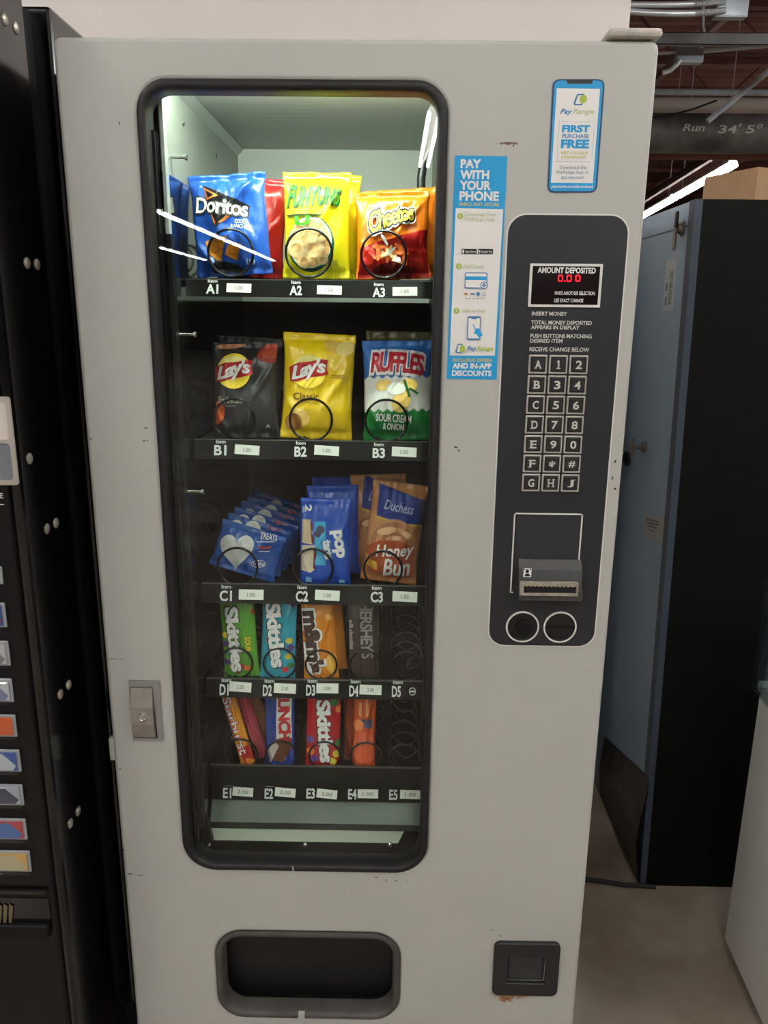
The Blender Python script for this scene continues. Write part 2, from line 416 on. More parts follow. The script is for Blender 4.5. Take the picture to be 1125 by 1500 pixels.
tag(MB().tube(pts, .007, 6).build('black_wire', mat('black_rubber', (22, 22, 24), .5), None, smooth=True), 'thin black wire sagging in front of the off-white duct', 'wire')

# ================================================================== THE SNACK VENDING MACHINE
XL, XR, ZT = -.479, .361, 1.815
vm = tag(empty('vending_machine', (-.06, .35, 0)), 'grey snack vending machine with lit window, keypad panel and snacks on coils', 'vending machine')
def door_paint():
    m = mat('grey_door_paint', (181, 181, 175), .46, var=.035, vscale=5, bump=.10, bscale=420)
    nt = m.node_tree; b = nt.nodes['Principled BSDF']; base = b.inputs['Base Color'].links[0].from_socket
    geo = nt.nodes.new('ShaderNodeNewGeometry')
    def near(p, rad, sx=1, sz=1):
        sub = nt.nodes.new('ShaderNodeVectorMath'); sub.operation = 'SUBTRACT'; sub.inputs[1].default_value = p
        nt.links.new(geo.outputs['Position'], sub.inputs[0])
        mul = nt.nodes.new('ShaderNodeVectorMath'); mul.operation = 'MULTIPLY'; mul.inputs[1].default_value = (sx, 1, sz)
        nt.links.new(sub.outputs[0], mul.inputs[0])
        ln = nt.nodes.new('ShaderNodeVectorMath'); ln.operation = 'LENGTH'; nt.links.new(mul.outputs[0], ln.inputs[0])
        mp = nt.nodes.new('ShaderNodeMapRange'); mp.inputs['From Max'].default_value = rad; mp.inputs['To Min'].default_value = 1; mp.inputs['To Max'].default_value = 0
        nt.links.new(ln.outputs['Value'], mp.inputs['Value']); return mp.outputs[0]
    nz = nt.nodes.new('ShaderNodeTexNoise'); nz.inputs['Scale'].default_value = 160; nz.inputs['Detail'].default_value = 6
    nt.links.new(geo.outputs['Position'], nz.inputs['Vector'])
    c = at(741, 1461); c2 = at(752, 1456); c3 = at(745, 210)
    prev = base
    for msk, col in ((near((c[0], 0, c[2]), .022, .7, 1), (150, 86, 40)), (near((c2[0], 0, c2[2]), .04, .5, 1.8), (166, 120, 84)), (near((c3[0], 0, c3[2]), .02, .6, 5), (120, 84, 64))):
        ad = nt.nodes.new('ShaderNodeMath'); ad.operation = 'MULTIPLY'; nt.links.new(msk, ad.inputs[0]); nt.links.new(nz.outputs['Fac'], ad.inputs[1])
        st = nt.nodes.new('ShaderNodeMapRange'); st.inputs['From Min'].default_value = .22; st.inputs['From Max'].default_value = .36
        nt.links.new(ad.outputs[0], st.inputs['Value'])
        mx = nt.nodes.new('ShaderNodeMix'); mx.data_type = 'RGBA'; mx.inputs[7].default_value = lin(col)
        nt.links.new(st.outputs[0], mx.inputs[0]); nt.links.new(prev, mx.inputs[6]); prev = mx.outputs[2]
    nt.links.new(prev, b.inputs['Base Color'])
    return m
M_door = door_paint()
M_cab = mat('cabinet_grey', (150, 148, 144), .5)
M_rub = mat('black_rubber_gasket', (24, 23, 24), .55, var=.3, vscale=30)
M_black = mat('black_enamel', (20, 21, 23), .4)
M_satin = mat('satin_black_steel', (10, 11, 11), .42, .1, spec=.3)
WIN = (-.3655, .0715, .4695, 1.7615); WR = (.058, .058, .043, .043)
SLOT = (-.318, .0265, .138, .333)
def bevel_panel(mb, outer, holes, y0, y1, b, m=0):
    """panel with rounded front rims: outer/holes are rr argument lists"""
    prof = [(b, 0), (b * .6, b * .08), (b * .29, b * .29), (b * .08, b * .6), (0, b)]
    fo = rr(*outer, inset=b); fh = [rr(*h, inset=-b) for h in holes]
    loops = [fo] + fh
    tri = tessellate_polygon([[Vector((x, z, 0)) for x, z in l] for l in loops]); flat = [p for l in loops for p in l]
    mb.add([(x, y0, z) for x, z in flat], [tuple(t) for t in tri], m)
    mb.rings([[(x, y0 + d, z) for x, z in rr(*outer, inset=i)] for i, d in prof] + [[(x, y1, z) for x, z in rr(*outer)]], m)
    for h in holes:
        mb.rings([[(x, y0 + d, z) for x, z in rr(*h, inset=-i)] for i, d in prof] + [[(x, y1, z) for x, z in rr(*h)]], m)
    return mb
CIR = [at(764.8, 916.9), at(819.6, 917.4)]
mb = MB()
bevel_panel(mb, (XL, XR, .06, ZT, .012), [WIN + (WR, 8, ), (SLOT + ((.05,) * 4, 8))] if False else [(*WIN, WR), (*SLOT, .052)], 0, .032, .0065)
mb.build('door', M_door, vm, smooth=35)
# carcass behind the door
t = .004
MB().box(XL + .004, XL + .012, .034, .80, .05, ZT - .01).build('side_panel', M_cab, vm)
MB().box(XR - .012, XR - .004, .034, .80, .05, ZT - .01).build('side_panel', M_cab, vm)
MB().box(XL + .012, XR - .012, .034, .80, ZT - .018, ZT - .01).build('top_panel', M_cab, vm)
MB().box(XL + .012, XR - .012, .792, .80, .05, ZT - .018).build('back_panel', M_cab, vm)
MB().box(XL + .012, XR - .012, .034, .79, .05, .06).build('bottom_panel', M_cab, vm)
for sx in (XL + .06, XR - .06):
    for sy in (.08, .74):
        MB().lathe((sx, sy, 0), (0, 0, 1), [(0, .022), (.008, .022), (.012, .012), (.052, .012)], 12).build('foot', M_satin, vm)
# hinge cap on the top right corner and hinge knuckle on the left edge
a, b = at(890, 52), at(967, 52)
MB().box(a[0], b[0] + .002, -.008, .06, 1.817, 1.829, bev=.005).build('hinge_cap', mat('chipped_cream_metal', (196, 190, 180), .5, var=.3, vscale=40), vm)
a = at(157, 1100)
MB().box(XL - .009, XL + .002, .004, .018, a[2] - .022, a[2] + .022, bev=.003).build('hinge_knuckle', M_door, vm)
# window gasket
mb = MB()
prof = [(-.001, .002), (-.001, -.003), (.002, -.0062), (.006, -.0072), (.0105, -.0062), (.0128, -.003), (.013, .012), (.013, .03)]
mb.rings([[(x, d, z) for x, z in rr(*WIN, WR, 10, inset=i)] for i, d in prof])
gk = mb.build('window_gasket', M_rub, vm, smooth=50)
a = at(430, 1275)
MB().box(a[0] - .0012, a[0] + .0012, -.0076, .0, WIN[2] - .001, WIN[2] + .011).build('gasket_seam', mat('seam_grey', (170, 168, 164), .6), gk)
# glass pane
mb = MB().plate(rr(*WIN, WR, 10, inset=.009), [], .008, .012)
mb.build('window_glass', glass_mat(), vm)

# ---- inside the case
XI0, XI1, YB, ZC = -.343, .079, .62, 1.788
M_in = mat('interior_grey_enamel', (200, 205, 198), .42)
M_dark = mat('interior_charcoal_shade', (12, 12, 13), .45)
M_gloss = mat('gloss_black_panel', (16, 17, 19), .06, coat=.5)
MB().box(XI0, XI1, .10, YB, ZC, ZC + .004).build('case_ceiling', mat('case_ceiling_grey', (178, 184, 178), .38), vm)
MB().box(XI0, XI1, YB, YB + .004, 1.47, ZC).build('case_back', M_in, vm)
MB().box(XI0, XI1, YB, YB + .004, .44, 1.47).build('case_back_lower', M_dark, vm)  # dark colour stands in for the trays' shade on the light grey back
MB().box(XI0 - .004, XI0, .036, YB, 1.648, ZC).build('case_side', mat('case_side_grey', (128, 134, 128), .42), vm)
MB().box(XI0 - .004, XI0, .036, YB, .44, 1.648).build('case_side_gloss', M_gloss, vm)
MB().box(XI1, XI1 + .004, .036, YB, 1.648, ZC).build('case_side', mat('case_side_grey', (128, 134, 128), .42), vm)
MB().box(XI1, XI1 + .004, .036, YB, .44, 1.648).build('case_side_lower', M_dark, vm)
MB().box(XI0 - .022, XI0 - .005, .014, .034, .44, 1.70).build('door_jamb_liner', M_gloss, vm)
# front flange of the left wall: a bright folded edge up high that runs down as a dark post
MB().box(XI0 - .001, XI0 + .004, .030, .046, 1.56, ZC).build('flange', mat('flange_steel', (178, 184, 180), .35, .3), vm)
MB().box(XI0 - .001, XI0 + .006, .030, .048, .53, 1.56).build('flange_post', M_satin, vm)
mb = MB().add([(XI0 - .004, .045, .49), (XI0 + .018, .045, .49), (XI0 + .008, .045, .545), (XI0 + .001, .045, .545), (XI0 - .004, .055, .49), (XI0 + .018, .055, .49), (XI0 + .008, .055, .545), (XI0 + .001, .055, .545)],
         [(0, 1, 2, 3), (7, 6, 5, 4), (0, 4, 5, 1), (1, 5, 6, 2), (2, 6, 7, 3), (3, 7, 4, 0)])
mb.build('post_bracket', M_satin, vm)
# ceiling brace along the top left edge
MB().add([(XI0, .10, ZC - .014), (XI0 + .013, .10, ZC - .001), (XI0 + .013, YB, ZC - .001), (XI0, YB, ZC - .014), (XI0, .10, ZC - .001), (XI0, YB, ZC - .001)], [(0, 1, 2, 3), (0, 4, 1), (3, 2, 5), (4, 5, 2, 1), (0, 3, 5, 4)]).build('corner_brace', mat('brace_steel', (150, 158, 154), .35, .35), vm)
M_chrome = mat('bright_steel', (200, 202, 200), .22, .95)
for px, py in ((255, 230), (262, 490), (268, 720)):
    c = at(px, py, .075)
    MB().lathe((XI0 + .0, .075, c[2]), (1, 0, 0), [(0, .0028), (.022, .0028), (.0225, .0048), (.026, .0048), (.0268, .002)], 10).build('shelf_pin', M_chrome, vm, smooth=True)
for px, py in ((254, 153), (315, 211), (357, 249)):
    c = at(px, py, .3)
    MB().lathe((XI0, .16 + (px - 254) * .004, c[2] if py > 200 else 1.74), (1, 0, 0), [(0, .005), (.002, .0045), (.003, .002)], 8).build('wall_screw', M_chrome, vm)
# lamp of the case: a fluorescent tube behind the head of the door
M_ctube = mat('case_lamp_tube', (243, 255, 239), .5, emit=CASE_TUBE)
MB().cyl((XI0 + .02, .043, 1.7665), (XI1 - .02, .043, 1.7665), .0075, 10).build('lamp_tube', M_ctube, vm, smooth=True)
MB().box(XI0 + .004, XI1 - .004, .036, .10, 1.784, 1.790).build('lamp_housing', M_house, vm)
# black hose at the upper right
pts = [Vector(at(x_, y_, .30)) for x_, y_ in ((617, 290), (617, 262), (620, 240), (628, 218), (641, 200), (655, 190))]
MB().tube(pts, .008, 10).build('power_hose', mat('black_hose', (24, 26, 30), .3), vm, smooth=True)

# ---- trays with coils, code lettering and price tags
TY = .115
M_lip = mat('label_strip_black', (8, 9, 9), .3, spec=.3)
M_tag = mat('price_tag_paper', (236, 238, 230), .5)
M_tagink = ink((120, 120, 118)); M_white = ink((226, 228, 226))
M_coil = mat('black_spring_wire', (20, 21, 23), .25, .3)
def coil(parent, cx, zc, R, wire, y0, y1, turns):
    pts = []; n = 26; N = turns * n
    for i in range(N + 1):
        t = i / n; a = pi * 1.5 + .1 - 2 * pi * t            # starts at the bottom
        fr = t - math.floor(t); k = math.floor(t)
        s = 0 if k == 0 else min(1, fr / .24)
        y = y0 + (y1 - y0) * (max(k - 1, 0) + s) / turns
        pts.append((cx + R * cos(a), y, zc + R * sin(a)))
    MB().tube(pts, wire, 6).build('coil', M_coil, parent, smooth=True)
rows = {
 'A': dict(y=(411, 436), codes=[('A1', 303, 423), ('A2', 425, 425), ('A3', 546, 428)], tags=[(351, 422, 1), (483, 425, 1), (593, 427, -1)], coils=[(337, 33), (452, 34), (562, 33)], txt='1.00'),
 'B': dict(y=(646, 672), codes=[('B1', 315, 658), ('B2', 432, 660), ('B3', 546, 662)], tags=[(363, 658, 3), (479, 659, 3), (592, 661, 2)], coils=[(342, 30), (455, 31), (566, 31)], txt='1.00'),
 'C': dict(y=(857, 882), codes=[('C1', 323, 870), ('C2', 434, 871), ('C3', 543, 872)], tags=[(369, 869, 0), (480, 870, 2), (593, 872, 2)], coils=[(347, 29), (458, 29), (561, 28)], txt='1.00'),
 'D': dict(y=(996, 1019), codes=[('D1', 323, 1007), ('D2', 386, 1008), ('D3', 449, 1008), ('D4', 512, 1009), ('D5', 574, 1010)], tags=[(353, 1004, 3), (418, 1006, 2), (480, 1006, 0), (543, 1008, 1)], coils=[(345, 24), (409, 24), (470, 23), (535, 23), (596, 23)], txt='2.00'),
 'E': dict(y=(1123, 1147), codes=[], tags=[], coils=[(352, 24), (411, 23), (475, 23), (536, 23), (592, 22)], txt='2.00'),
}
TRAYZ = {}; LS = .32      # the label strips lean: their lower edge stands forward
for rn, rw in rows.items():
    zt, zb = at(450, rw['y'][0], TY)[2], at(450, rw['y'][1], TY)[2]
    fz = zt + {'A': .0026, 'B': -.0035, 'C': -.0075, 'D': -.004, 'E': -.0128}[rn]; TRAYZ[rn] = fz
    tr = empty('tray', (-.13, TY, zb)); attach(tr, vm)
    MB().box(XI0 + .006, XI1 - .006, TY + .003, .56, fz - .003, fz).build('tray_floor', M_satin, tr)
    mb = MB().box(XI0 + .004, XI1 - .004, TY - .001, TY + .003, zb, zt); mb.v = [(x, y - (zt - z) * LS, z) for x, y, z in mb.v]; mb.build('tray_lip', M_lip, tr)
    MB().box(XI0 + .004, XI1 - .004, TY - .0015, TY + .004, zt, zt + .0012).build('lip_edge', mat('lip_edge_steel', (120, 124, 124), .3, .7), tr)
    for code, px, py in rw['codes']:
        h = 6.5; w = 10 if rn in 'ABC' else 7.6
        p = Print(TY).T(code, px, py - h, px + w * 2 - 2, py + h + 1, M_white, .03).T('Item', px + 2, py - 14, px + 16, py - 9, M_white, .02)
        p.flat('code_lettering', tr, TY - .0015, slope=(zt, LS))
    for px, py, rot in rw['tags']:
        w, h = (18, 6.5) if rn in 'ABC' else (16, 6)
        X, Y_, Z = at(px, py, TY); sx = at(px + 1, py, TY)[0] - X; sz = Z - at(px, py + 1, TY)[2]
        a = radians(-rot)
        mb = MB(); mb.box(-w * sx, w * sx, -.0012, .0, -h * sz, h * sz)
        v, f = text2d(rw['txt'], .012); lo, hi = v.min(0), v.max(0)
        q = (v - (lo + hi) / 2) / (hi - lo) * np.array([w * sx * .62, h * sz * .8])
        mb.add([(x, -.0014, z) for x, z in q], f, 1)
        mb.v = [(X + x * cos(a) - z * sin(a), TY - .0012 + y_ - (zt - (Z + x * sin(a) + z * cos(a))) * LS, Z + x * sin(a) + z * cos(a)) for x, y_, z in mb.v]
        mb.build('price_tag', [M_tag, M_tagink], tr, fixn=False)
    for px, rp in rw['coils']:
        c = at(px, rw['y'][0] - rp - 4, TY); R = rp * (at(px + 1, rw['y'][0] - 30, TY)[0] - at(px, rw['y'][0] - 30, TY)[0])
        coil(tr, c[0], fz + R + .003, R, .0023 if rn in 'ABC' else .0019, TY + .006, .52, 7 if rn in 'ABC' else 9)
# black motor knob in the empty last spiral of tray D
c = at(607, 975, .2)
MB().lathe((c[0], .2, c[2]), (0, -1, 0), [(0, .016), (.02, .016), (.024, .012), (.024, .004), (.018, .003)], 18).build('motor_knob', M_satin, vm, smooth=True)
c = at(604, 1010, TY)
Print(TY).ring(604, 1010, 5, 5, 1, M_white).rect(600.5, 1009, 607.5, 1011, M_white).flat('empty_slot_mark', vm, TY - .0016, slope=(at(604, 996, TY)[2], LS))
# ---- steel drop chute under tray E with the E codes
M_chute = mat('chute_steel', (104, 113, 106), .36, .35, var=.12, vscale=12)
def slab(name, p0, p1, ya, yb, m, x0=None, x1=None, th=.003, cut=0):
    """inclined sheet: upper edge at pixel row p0 on plane yb, lower edge at row p1 on plane ya"""
    za, zb_ = at(450, p1, ya)[2], at(450, p0, yb)[2]
    x0 = XI0 + .004 if x0 is None else x0; x1 = XI1 - .008 if x1 is None else x1
    mb = MB().add([(x0 + cut, ya, za), (x1 - cut, ya, za), (x1, yb, zb_), (x0, yb, zb_), (x0 + cut, ya + th, za - th), (x1 - cut, ya + th, za - th), (x1, yb + th, zb_ - th), (x0, yb + th, zb_ - th)],
             [(0, 1, 2, 3), (7, 6, 5, 4), (0, 4, 5, 1), (1, 5, 6, 2), (2, 6, 7, 3), (3, 7, 4, 0)])
    return mb.build(name, m, vm)
slab('chute_sheet', 1172, 1206, .088, .112, M_chute)
lab = slab('chute_label_strip', 1148, 1173, .1045, .114, M_lip)
for k, (code, px, py, tx, ty, rot, tt) in enumerate((('E1', 327, 1160, 356, 1159, 3, '2.00'), ('E2', 388, 1161, 418, 1160, 4, '2.00'), ('E3', 449, 1161, 479, 1162, 5, '2.00'), ('E4', 510, 1162, 539, 1162, 0, '1.00'), ('E5', 570, 1163, 601, 1163, 1, '1.00'))):
    zl = at(450, 1148, .114)[2]; ks = (.114 - .1045) / (zl - at(450, 1173, .1045)[2])
    p = Print(.110).T(code, px, py - 6, px + 12.5, py + 6.5, M_white, .03).T('Item', px + 1, py - 12, px + 14, py - 8, M_white, .02)
    p.flat('code_lettering', lab, .1128, slope=(zl, ks))
    X, _, Z = at(tx, ty, .109); sx = at(tx + 1, ty, .109)[0] - X; a = radians(-rot)
    mb = MB().box(-15 * sx, 15 * sx, -.001, 0, -6 * sx, 6 * sx)
    v, f = text2d(tt, .012); lo, hi = v.min(0), v.max(0)
    mb.add([(x, -.0012, z) for x, z in (v - (lo + hi) / 2) / (hi - lo) * np.array([16 * sx, 5 * sx])], f, 1)
    mb.v = [(X + x * cos(a) - z * sin(a), .1125 + y_ - (zl - (Z + x * sin(a) + z * cos(a))) * ks, Z + x * sin(a) + z * cos(a)) for x, y_, z in mb.v]
    mb.build('price_tag', [M_tag, M_tagink], lab, fixn=False)
slab('chute_gap_shade', 1206, 1215, .084, .090, M_satin)  # black sheet drawn for the dark gap, its shade put into the colour
slab('chute_lip', 1215, 1233, .058, .086, mat('pale_chute_lip', (196, 202, 184), .35, .3), at(288, 1215, .085)[0], at(592, 1215, .085)[0], cut=.012)
zb_ = at(450, 1233, .056)[2]
MB().box(XI0 - .016, XI1, .052, .056, .44, zb_).build('chute_front_panel', M_satin, vm)
MB().box(XI0 - .016, XI1 + .004, .056, YB, .436, .44).build('case_floor', M_dark, vm)
for px in (306, 447, 571):
    c = at(px, 1237, .052)
    MB().lathe((c[0], .052, c[2]), (0, -1, 0), [(0, .0052), (.002, .0048), (.0038, .0028), (.0042, .0005)], 12).build('panel_screw', M_chrome, vm, smooth=True)
pts = [Vector(at(x_, y_, .07)) for x_, y_ in ((316, 1119), (312, 1150), (307, 1180), (303, 1200))]
MB().tube(pts, .0012, 6).build('thin_cable', M_coil, vm)

# ---- control panel
M_panel = mat('charcoal_panel', (37, 39, 43), .42, var=.06, vscale=20, bump=.05, bscale=600)
M_line = mat('panel_white_line', (216, 214, 208), .5)
CP = (.1645, .3385, .9155, 1.588, .026)
MB().rings([[(x, d, z) for x, z in rr(*CP, inset=i)] for i, d in ((-.0022, .001), (-.0022, -.0012), (.001, -.0012))]).build('panel_border', M_line, vm)
cpo = MB()
bevel_panel(cpo, CP, [], -.0022, .002, .0008)
cpo = cpo.build('control_panel', M_panel, vm)
# display
a, b = at(774.5, 418), at(880, 418); zt, zb = at(828, 386.5)[2], at(826, 450)[2]
D = (a[0], b[0], zb, zt)
MB().rings([[(x, d, z) for x, z in rr(*D, .001, 2, inset=i)] for i, d in ((0, -.002), (0, -.0048), (.0036, -.0048), (.0036, -.002))]).build('display_frame', M_line, cpo)
dsp = MB().plate(rr(*D, .001, 2, inset=.0034), [], -.0032, -.0018).build('display_window', mat('display_maroon', (26, 14, 16), .12), cpo)
M_txt = ink((212, 210, 204)); p = Print(0)
p.T('AMOUNT DEPOSITED', 787, 391.8, 872, 400.6, M_white, .035).T('MAKE ANOTHER SELECTION', 812, 426.8, 870.6, 432.2, M_white, .02).T('USE EXACT CHANGE', 811, 437.5, 853.6, 443, M_white, .02)
p.flat('display_lettering', cpo, -.0034)
M_led = mat('red_led', (255, 24, 48), .4, emit=1.1)
p = Print(0)
for x_ in (816.5, 829, 841.5):
    w, h = 7.5, 10; y_ = 402.8
    p.rect(x_ + 1, y_, x_ + w - 1, y_ + 1.7, M_led).rect(x_ + 1, y_ + h - 1.7, x_ + w - 1, y_ + h, M_led)
    for q in (0, w - 1.7):
        p.rect(x_ + q, y_ + 1.2, x_ + q + 1.7, y_ + h / 2 - .4, M_led).rect(x_ + q, y_ + h / 2 + .4, x_ + q + 1.7, y_ + h - 1.2, M_led)
p.rect(825.6, 411, 827.3, 412.9, M_led)
p.flat('led_digits', cpo, -.0034)
p = Print(0)
for tx, x0, x1, y0, y1 in (('INSERT MONEY', 778.6, 830, 456.6, 462.5), ('TOTAL MONEY DEPOSITED', 777.7, 866.3, 469.7, 475.6), ('APPEARS IN DISPLAY', 777.3, 848.2, 476.7, 482.4), ('PUSH BUTTONS MATCHING', 776.4, 866.1, 489.2, 495.1), ('DESIRED ITEM', 775.9, 823.3, 496.3, 502), ('RECEIVE CHANGE BELOW', 775, 862.3, 508.7, 514.8)):
    p.T(tx, x0, y0, x1, y1, M_txt, .018)
p.flat('instruction_lettering', cpo, -.0024)
# keys: three columns, seven rows; slab-serif legends
M_kframe = mat('key_frame_silver', (196, 192, 184), .3, .4); M_key = mat('key_black', (44, 44, 44), .35, var=.2, vscale=90)
M_kink = mat('key_legend', (206, 204, 196), .45)
def slab2d(ch):
    """legend with slab serifs: the plain character plus bars at the stem ends"""
    if ch == '1': return np.array([(.2, 0), (.8, 0), (.8, .1), (.2, .1), (.38, .1), (.62, .1), (.62, 1), (.38, 1), (.38, .82), (.2, .72), (.2, .84), (.38, .98)]) - .5, [(0, 1, 2, 3), (4, 5, 6, 7), (8, 7, 11, 10, 9)]
    v, f = text2d(ch, .02); lo, hi = v.min(0), v.max(0); v = (v - lo) / (hi - lo); f = list(f); v = [tuple(q) for q in v]
    s = {'A': [(-.1, .28, 0), (.72, 1.1, 0)], 'B': [(-.16, .2, 0), (-.16, .2, .9)], 'D': [(-.16, .2, 0), (-.16, .2, .9)], 'E': [(-.16, .2, 0), (-.16, .2, .9)], 'F': [(-.16, .42, 0), (-.16, .2, .9)],
         'H': [(-.14, .34, 0), (.66, 1.14, 0), (-.14, .34, .9), (.66, 1.14, .9)], 'J': [(.5, 1.2, .9)], '1': []}.get(ch, [])
    for x0, x1, z in s:
        o = len(v); v += [(x0, z), (x1, z), (x1, z + .1), (x0, z + .1)]; f.append((o, o + 1, o + 2, o + 3))
    return np.array(v) - .5, f
KEYS = ['A12', 'B34', 'C56', 'D78', 'E90', 'F*#', 'GHJ']
k00, k02, k60, k62 = (at(788.2, 533.4), at(847.9, 533.4), at(776.1, 706.1), at(833.2, 706.1))
kx0, kx1 = (k00[0] + k60[0]) / 2, (k02[0] + k62[0]) / 2; kz0, kz1 = k00[2], k60[2]
frame_me = key_me = None
for i, row in enumerate(KEYS):
    for j, ch in enumerate(row):
        X = kx0 + (kx1 - kx0) * j / 2; Z = kz0 + (kz1 - kz0) * i / 6; h = .0141
        if key_me is None:
            mb = MB(); q = h - .0028
            mb.rings([[(x, d, z) for x, z in rr(-q + 0, q, -q, q, .001, 2, inset=e)] for e, d in ((0, -.002), (0, -.0046), (.0022, -.0066))] , 0, False, True)
            ko = mb.build('key_button', M_key, None, origin=(0, 0, 0)); key_me = ko.data; bpy.data.objects.remove(ko)
            mb = MB().rings([[(x, d, z) for x, z in rr(-h, h, -h, h, .0015, 2, inset=e)] for e, d in ((0, -.002), (.0003, -.0052), (.0010, -.0056), (.0024, -.0056), (.003, -.0036))])
            ko = mb.build('key_frame', M_kframe, None, origin=(0, 0, 0)); frame_me = ko.data; bpy.data.objects.remove(ko)
        k = bpy.data.objects.new('key_button', key_me); COL.objects.link(k); k.location = (X, 0, Z); attach(k, vm)
        fo = bpy.data.objects.new('key_frame', frame_me); COL.objects.link(fo); fo.parent = k
        v, f = slab2d(ch)
        sc = (.0095, .0125) if ch not in '*#' else (.0105, .0105)
        MB().add([(X + x * sc[0], -.0069, Z + z * sc[1]) for x, z in v], f).build('key_legend', M_kink, k, fixn=False)
# bill acceptor
def px_box(x0, y0, x1, y1, Y=0):
    ym = (y0 + y1) / 2; xm = (x0 + x1) / 2
    return at(x0, ym, Y)[0], at(x1, ym, Y)[0], at(xm, y1, Y)[2], at(xm, y0, Y)[2]
B = px_box(749.5, 751, 849, 868)
mb = MB().box(B[0], B[0] + .0022, -.004, -.002, B[2], B[3]).box(B[0], B[1], -.004, -.002, B[3] - .0022, B[3]).box(B[1] - .0022, B[1], -.004, -.002, B[2] + .043, B[3]).box(B[0], B[0] + .005, -.004, -.002, B[2], B[2] + .0015)
ba = empty('bill_acceptor', (B[0] + .05, 0, B[2])); attach(ba, vm)
mb.build('acceptor_frame', M_line, ba)
M_ba = mat('bill_face_black', (46, 48, 52), .3)
MB().box(B[0] + .005, B[1] - .003, -.0035, -.002, B[2] + .04, B[3] - .0045).build('acceptor_face', M_ba, ba)
m_ = px_box(757, 818, 848, 872)
zs = m_[3] - m_[2]
mb = MB().rings([[(x, y_, z) for x in (m_[0], m_[1]) for y_, z in ((0, 0),)] for _ in ()] or [[(x, -.002, m_[2]), (x, -.030, m_[2] + .002), (x, -.032, m_[2] + .018), (x, -.024, m_[2] + .022), (x, -.018, m_[2] + zs * .78), (x, -.006, m_[3]), (x, -.002, m_[3])] for x in (m_[0], m_[1])], 0, True, True)
mb.build('acceptor_mouth', mat('mouth_grey_plastic', (70, 70, 70), .4, var=.2, vscale=60), ba)
s_ = px_box(761, 852, 846, 871, -.03)
mb = MB().plate([(s_[0], s_[2]), (s_[1], s_[2]), (s_[1], s_[3]), (s_[0], s_[3])], [[(s_[0] + .006, s_[2] + .004), (s_[1] - .003, s_[2] + .004), (s_[1] - .003, s_[3] - .006), (s_[0] + .006, s_[3] - .006)]], -.036, -.028)
mb.build('slot_lip', mat('worn_slot_lip', (164, 156, 140), .5, var=.35, vscale=120), ba)
MB().box(s_[0] + .005, s_[1] - .002, -.0325, -.028, s_[2] + .003, s_[3] - .005).build('bill_slot', mat('slot_dark', (8, 8, 8), .7), ba)
sx = (s_[1] - s_[0]) / 14
mb = MB()
for i in range(12):
    x = s_[0] + .009 + i * sx; mb.add([(x, -.0335, s_[3] - .006), (x + sx * .5, -.0335, s_[3] - .006), (x + sx * .25, -.0335, s_[3] - .0085)], [(0, 1, 2)])
mb.build('slot_teeth', M_kframe, ba)
c = at(772, 838, -.019)
p = Print(-.019).rect(766.5, 831.5, 778, 844.5, M_white).ell(772, 836, 2.6, 2.8, M_black).poly([(768, 843.5), (769.5, 839.5), (774.5, 839.5), (776.5, 843.5)], M_black).rect(767, 832, 769, 834, M_black).rect(775.5, 832, 777.5, 834, M_black)
p.flat('bill_icon', ba, -.0215)
# coin cups
for k, c in enumerate(CIR):
    cc = empty('coin_cup', (c[0], 0, c[2] - .025)); attach(cc, vm)
    r0 = 24.3 * (at(800, 917)[0] - at(799, 917)[0])
    MB().rings([[(c[0] + q * cos(2 * pi * i / 36), d, c[2] + q * sin(2 * pi * i / 36)) for i in range(36)] for q, d in ((r0, -.002), (r0, -.0048), (r0 - .0026, -.0048), (r0 - .003, -.002))]).build('cup_ring', M_line, cc, smooth=40)
    cup = MB().lathe((c[0], -.0024, c[2]), (0, -1, 0), [(0, .0003), (.0001, r0 * .5), (.0004, r0 * .72), (.0016, r0 * .86), (.0022, r0 - .0026)], 32, cap=False)
    cup.build('cup_bowl', mat('cup_black', (20, 20, 22), .25), cc, smooth=60)
    if k == 0:
        MB().lathe((c[0] + .002, -.0024, c[2] - .002), (0, -1, 0), [(0, .013), (.004, .013), (.005, .011), (.0045, .008), (.0045, .0005)], 24).build('coin_button', M_satin, cc, smooth=40)
    else:
        MB().box(c[0] - r0 * .8, c[0] + r0 * .8, -.0046, -.002, c[2] - .001, c[2] + .0006).build('coin_ledge', M_satin, cc)
# ---- delivery opening
mb = MB()
mb.rings([[(x, d, z) for x, z in rr(*SLOT, .052, 8, inset=i)] for i, d in ((-.001, .002), (-.001, -.002), (.003, -.0046), (.008, -.004), (.0125, .002), (.0135, .03))])
dg = mb.build('delivery_gasket', mat('worn_grey_rubber', (78, 74, 70), .5, var=.3, vscale=25), vm, smooth=50)
a = at(442, 1486)
MB().box(a[0] - .006, a[0] + .006, -.0056, .002, SLOT[2] - .001, SLOT[2] + .0125).build('gasket_gap', M_door, dg)
MB().plate(rr(*SLOT, .052, 8, inset=.006), [], .045, .05).build('delivery_flap', mat('flap_black', (14, 15, 16), .4), vm)
MB().box(SLOT[0] - .01, SLOT[1] + .01, .034, .05, SLOT[2] - .02, SLOT[2] - .004).build('flap_sill', M_black, vm)
